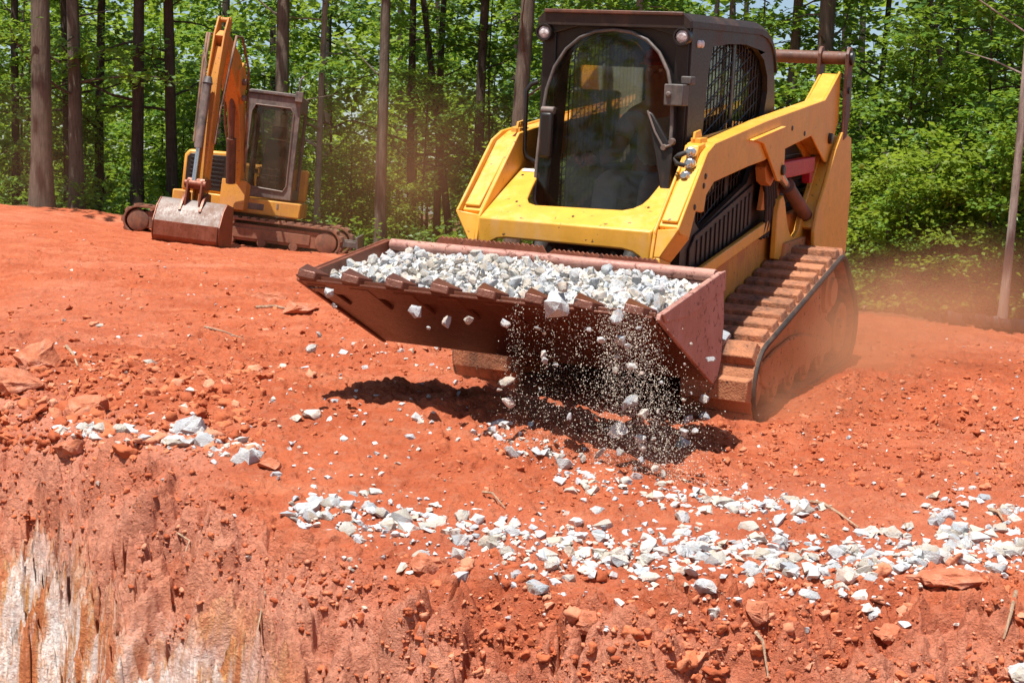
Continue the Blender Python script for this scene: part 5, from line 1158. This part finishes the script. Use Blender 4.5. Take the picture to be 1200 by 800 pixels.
# saplings and bushes of the forest edge: five kinds, copied with their parts
SAP = []
for k, (h, z0, sp, nl, spp, lf, ls, mt) in enumerate([(4.6, .7, 1.35, 22, 9, 12, .12, 'leaf'), (5.6, 1.2, 1.6, 22, 8, 12, .125, 'leaf_dark'), (3.4, .3, 1.25, 22, 11, 13, .105, 'leaf'), (2.2, .12, 1.1, 20, 12, 13, .095, 'leaf_lime'), (6.4, 1.8, 1.8, 22, 8, 12, .135, 'leaf')]):
    rr = np.random.RandomState(700 + k); mb, C, A_, L_ = limbs_and_sprays(rr, h, z0, sp, nl, .04, sp_per=spp, lift=.35)
    V_, F_ = leaf_arrays(C, A_, L_, lf, ls, rr); tm, _ = trunk_mb(rr, h, .035, .010, .02, 7, 8); tm.v += []; n0 = len(tm.v); tm.add(mb.v, mb.f)
    t = empty(['leafy_sapling', 'dark_sapling', 'forest_bush', 'sunny_bush', 'tall_sapling'][k]); tr_ = tm.build('trunk', M['bark_dark'], t, 0, angle=60); c_ = link('crown', np_mesh('crown', V_, F_, M[mt]), t); SAP.append(t)
used = set()
def sapling(k, u, d, sc, label, group, rz):
    x, y = at(u, 260, d)[:2]; z = ground_at(x, y)
    t = SAP[k] if k not in used else copy_tree(SAP[k]); used.add(k)
    t.location = (x, y, z - .05); t.rotation_euler = (0, 0, rz); t.scale = (sc, sc, sc * 1.0); tag(t, label, 'bush' if k in (2, 3) else 'sapling', group)
LB = {0: 'green leafy sapling among the trunks', 1: 'dark shaded sapling among the trunks', 2: 'low dense green bush', 3: 'bright yellow green bush', 4: 'tall thin sapling with wide leafy sprays'}
def zone(u): return 'behind the excavator at the left' if u < 400 else ('behind the dust between excavator and loader' if u < 640 else ('behind the loader' if u < 985 else 'along the right edge of the clay'))
rr = np.random.RandomState(61)
for row, (dd, n, ks, s0) in enumerate([(1.6, 17, [0, 2, 3, 0, 2], .85), (4.2, 20, [1, 4, 0, 0, 2, 3], 1.0), (8.5, 20, [0, 4, 1, 0, 3], 1.15), (14, 22, [4, 3, 0, 3], 1.3)]):
    for i in range(n):
        u = -170 + 1550 * (i + .5 + rr.normal() * .25) / n; x = (u - 600) / FPX * 26; base = FOR_Y(x * (.72 if u > 900 else 1)); d = base + dd + rr.rand() * 1.8
        k = ks[rr.randint(len(ks))]
        if row == 0 and u < 620 and k in (0, 4): k = 3 if rr.rand() < .5 else 2
        if row == 0 and 20 < u < 620: d += 1.5
        sapling(k, u, d, s0 * (.75 + .45 * rr.rand()), LB[k] + ' ' + zone(u), LB[k] + ' ' + zone(u), rr.rand() * 6.28)
for u, d, k, sc in [(1040, 19.5, 3, .85), (1085, 19.0, 3, .95), (1128, 19.6, 0, .60), (1160, 18.8, 3, 1.0), (1065, 18.6, 2, .5), (1118, 18.5, 3, .75), (1210, 18.4, 2, .8), (1060, 20.5, 0, .85), (1150, 20.6, 4, .85), (1225, 19.5, 4, .9), (1015, 20.2, 3, .6), (1105, 21.5, 1, 1.0), (1190, 21.5, 0, 1.0)]:
    sapling(k, u, d, sc, LB[k] + ' ' + zone(u), LB[k] + ' ' + zone(u), rr.rand() * 6.28)
# far-off wood behind, one mass
rr = np.random.RandomState(62); n = 9000
u = rr.uniform(-500, 1700, n); d = rr.uniform(44, 70, n); zt = rr.rand(n) ** 1.1 * (9.5 + 3.0 * vnoise(u * .012, 0 * u, 0 * u, 5))
P_ = EYE[None] + np.stack([(u - 600) / FPX * d, d, 0 * d], 1); P_[:, 2] = base_h(P_[:, 0], P_[:, 1]) + zt
keep = vnoise(P_[:, 0] * .22, P_[:, 1] * .22, P_[:, 2] * .4, 44) > -.30 - .6 * (zt < 4.5); P_ = P_[keep]
A_ = rr.normal(size=P_.shape); A_[:, 2] *= .3; A_ /= np.linalg.norm(A_, axis=1)[:, None]
q_ = rr.rand(3200); aa = R(222) + (q_ - .5) * R(60); dd_ = rr.uniform(30, 42, 3200)     # the same wood goes on behind the viewer's left
B_ = np.stack([dd_ * np.cos(aa), 8 + dd_ * np.sin(aa), -1 + 9 * rr.rand(3200) ** 1.5], 1); B_ = B_[vnoise(B_[:, 0] * .3, B_[:, 1] * .3, B_[:, 2] * .4, 45) > -.15]
P_ = np.concatenate([P_, B_]); ab = rr.normal(size=B_.shape); ab[:, 2] *= .3; A_ = np.concatenate([A_, ab / np.linalg.norm(ab, axis=1)[:, None]])
V_, F_ = leaf_arrays(P_, A_, .9 + .8 * rr.rand(len(P_)), 15, .34, rr); tag(link('far_wood', np_mesh('far_wood', V_, F_, M['leaf_lime'])), 'sunlit foliage of the wood further off', 'wood', kind='stuff')
# ground cover at the wood's edge
n = 2600; u = rr.uniform(-150, 1350, n); P_ = []
for a in u:
    x = (a - 600) / FPX * 26; y = FOR_Y(x * (.72 if a > 900 else 1)) + .6 + rr.rand() ** 1.3 * 9; xx = (a - 600) / FPX * y; P_.append((xx, y, 0))
P_ = np.array(P_); P_[:, 2] = ground_h(P_[:, 0], P_[:, 1]) + .05 + .5 * rr.rand(n) ** 2; A_ = rr.normal(size=P_.shape); A_[:, 2] = np.abs(A_[:, 2]) * .5 + .1; A_ /= np.linalg.norm(A_, axis=1)[:, None]
V_, F_ = leaf_arrays(P_, A_, .22 + .25 * rr.rand(n), 9, .10, rr); tag(link('undergrowth', np_mesh('undergrowth', V_, F_, M['leaf'])), 'low green growth on the forest floor', 'undergrowth', kind='stuff')
# trees behind the viewer: they stand round the clearing and show in the cab glass
for i, (x, y) in enumerate([(-9, -15), (-5.5, -17), (-2, -14), (-13, -12), (-16, -6), (-7, -22), (1.5, -19), (5, -16), (-19, 1), (-11, -20), (-15.5, -9.5), (-18.5, -8), (-17.5, -4), (-21, -4), (-14, -4), (-20, -11), (-23, -8), (-12.5, -6.5)]):
    rr = np.random.RandomState(400 + i); t = empty('forest_tree', (x, y, ground_at(x, y))); tag(t, 'tall forest tree across the clearing, mirrored in the windscreen', 'tree', 'trees across the clearing'); grow(t, rr, 13, .2, .1, .01, 'bark_dark', i % 4, False, True)

# ------------------------------------------------------------------ sticks, film
def stick(uv, r, label, lift=.012, name='twig', extra=None):
    q, _ = hit_ground(np.array([a for a, b in uv], float), np.array([b for a, b in uv], float)); pts = [tuple(p + np.array([0, 0, lift * (1 + .8 * math.sin(i * 1.9))])) for i, p in enumerate(q)]
    mb = MB(); mb.tube(pts, [r * (1 - .6 * i / (len(pts) - 1)) for i in range(len(pts))], 6)
    for br in (extra or []): q2, _ = hit_ground(np.array([a for a, b in br], float), np.array([b for a, b in br], float)); mb.tube([tuple(p + np.array([0, 0, lift * 2 + .03 * i])) for i, p in enumerate(q2)], [r * .6, r * .5, r * .3][:len(br)], 5)
    return tag(mb.build(name, M['dead_wood'], None, 0, angle=60), label, 'twig')
stick([(950, 591), (965, 596), (985, 604), (1006, 620)], .008, 'curved brown twig lying above the right gravel band')
stick([(300, 362), (322, 362), (345, 365)], .016, 'short stick lying against the smooth orange rock')
stick([(78, 408), (86, 420), (91, 430)], .010, 'small dark twig standing on the clay at the left')
stick([(566, 580), (577, 584), (592, 597)], .006, 'thin brown twig in front of the middle gravel')
stick([(1190, 700), (1183, 735), (1176, 752)], .007, 'dry root hanging down the slope at the right edge', .02)
stick([(1160, 600), (1170, 606), (1176, 612)], .009, 'pale stick among the stones at the right end of the gravel')
stick([(885, 752), (893, 772), (900, 800)], .007, 'thin dry root sticking out of the bottom slope on the right', .03)
stick([(240, 385), (262, 392), (285, 398)], .008, 'thin straw coloured twig on the open clay')
stick([(208, 628), (222, 640), (215, 654)], .004, 'fine dark root curling on the orange face of the cut')
stick([(310, 700), (306, 728), (298, 760)], .005, 'forked dark root hanging on the pale face of the cut', .02)
stick([(1012, 366), (1026, 360), (1040, 362), (1058, 366)], .016, 'bleached dead branch at the foot of the bushes right of the near track', .06, 'branch', [[(1026, 360), (1020, 353), (1012, 352)], [(1040, 362), (1046, 357), (1052, 358)]])
q, _ = hit_ground(np.linspace(1082, 1290, 40), 376 + np.linspace(0, 24, 40)); mb = MB(); rr = np.random.RandomState(9); vs = []
for i, p in enumerate(q):
    hgt = .10 + .05 * rr.rand(); o_ = rr.normal() * .03
    vs += [tuple(p + np.array([0, o_ - .10, .02])), tuple(p + np.array([0, o_ - .02, hgt])), tuple(p + np.array([0, o_ + .05, hgt * .9])), tuple(p + np.array([0, o_ + .12, .02]))]
mb.add(vs, [(4 * i + k, 4 * i + k + 1, 4 * i + k + 5, 4 * i + k + 4) for i in range(39) for k in range(3)])
sf = mb.build('silt_fence', M['film'], None, 0, angle=25); sf.modifiers.new('thick', 'SOLIDIFY').thickness = .004
tag(sf, 'fallen black plastic silt fence crumpled along the edge of the clay at the right', 'fence')

# ------------------------------------------------------------------ dust in the air
def dust(name, c, rad, dens, col, label, scale=1.6, seed=0.0, rz=0.0, ani=.2):
    mb = MB(); mb.ball((0, 0, 0), 1.0, 10); o = mb.build(name, None, None, 0)
    o.location = c; o.scale = rad; o.rotation_euler = (0, 0, rz)
    t = NT(name); co = t.coord('Object'); ln = t.n('ShaderNodeVectorMath', operation='LENGTH', ins={0: co}).outputs['Value']
    fall = t.math('POWER', t.rng(ln, .98, .05), 1.6)
    wv = t.n('ShaderNodeMapping', ins={'Vector': co, 'Location': (seed, seed * 1.7, seed * .3), 'Scale': tuple(rad)}).outputs[0]
    ns = t.rng(t.noise(wv, scale, 4, .6, .6), .34, .72)
    v = t.n('ShaderNodeVolumePrincipled', ins={'Color': col + (1,), 'Density': t.math('MULTIPLY', t.math('MULTIPLY', fall, ns), dens), 'Anisotropy': ani})
    t.l(v.outputs[0], t.out.inputs['Volume']); o.data.materials.clear(); o.data.materials.append(t.m)
    tag(o, label, 'dust', kind='stuff'); return o
DUSTC = (.86, .46, .26)
dust('dust', tuple(LW((1.15, 1.3, .32))), (.66, 1.7, .62), 2.4, DUSTC, 'orange dust whirling up beside the near track', 1.7, 1.0, R(-24))
dust('dust', tuple(LW((1.5, 2.9, .35))), (.9, 1.3, .6), 1.7, DUSTC, 'thin orange dust trailing behind the near track', 1.3, 4.0, R(-24))
dust('dust', tuple(LW((1.05, .15, .12))), (.5, .6, .32), 3.0, DUSTC, 'low dust where the near track meets the clay', 3.0, 7.0)
dust('dust', tuple(LW((-.75, -.1, .05))), (.5, .4, .28), 2.0, DUSTC, 'low dust round the far track', 3.0, 9.0)
dust('dust', tuple(at(470, 220, 17)), (2.2, 3.4, 1.5), .22, (.80, .45, .24), 'brownish dust drifting in front of the wood left of the loader', .5, 12.0)
dust('dust', tuple(at(20, 190, 22)), (1.6, 2.5, 1.6), .10, (.82, .50, .32), 'faint dust hanging before the trunks at the left end', .5, 15.0)
dust('dust', tuple(LW((.35, -1.15, .12))), (.5, .35, .5), 1.2, (.85, .75, .58), 'pale stone dust in the stream under the bucket', 3.0, 20.0)
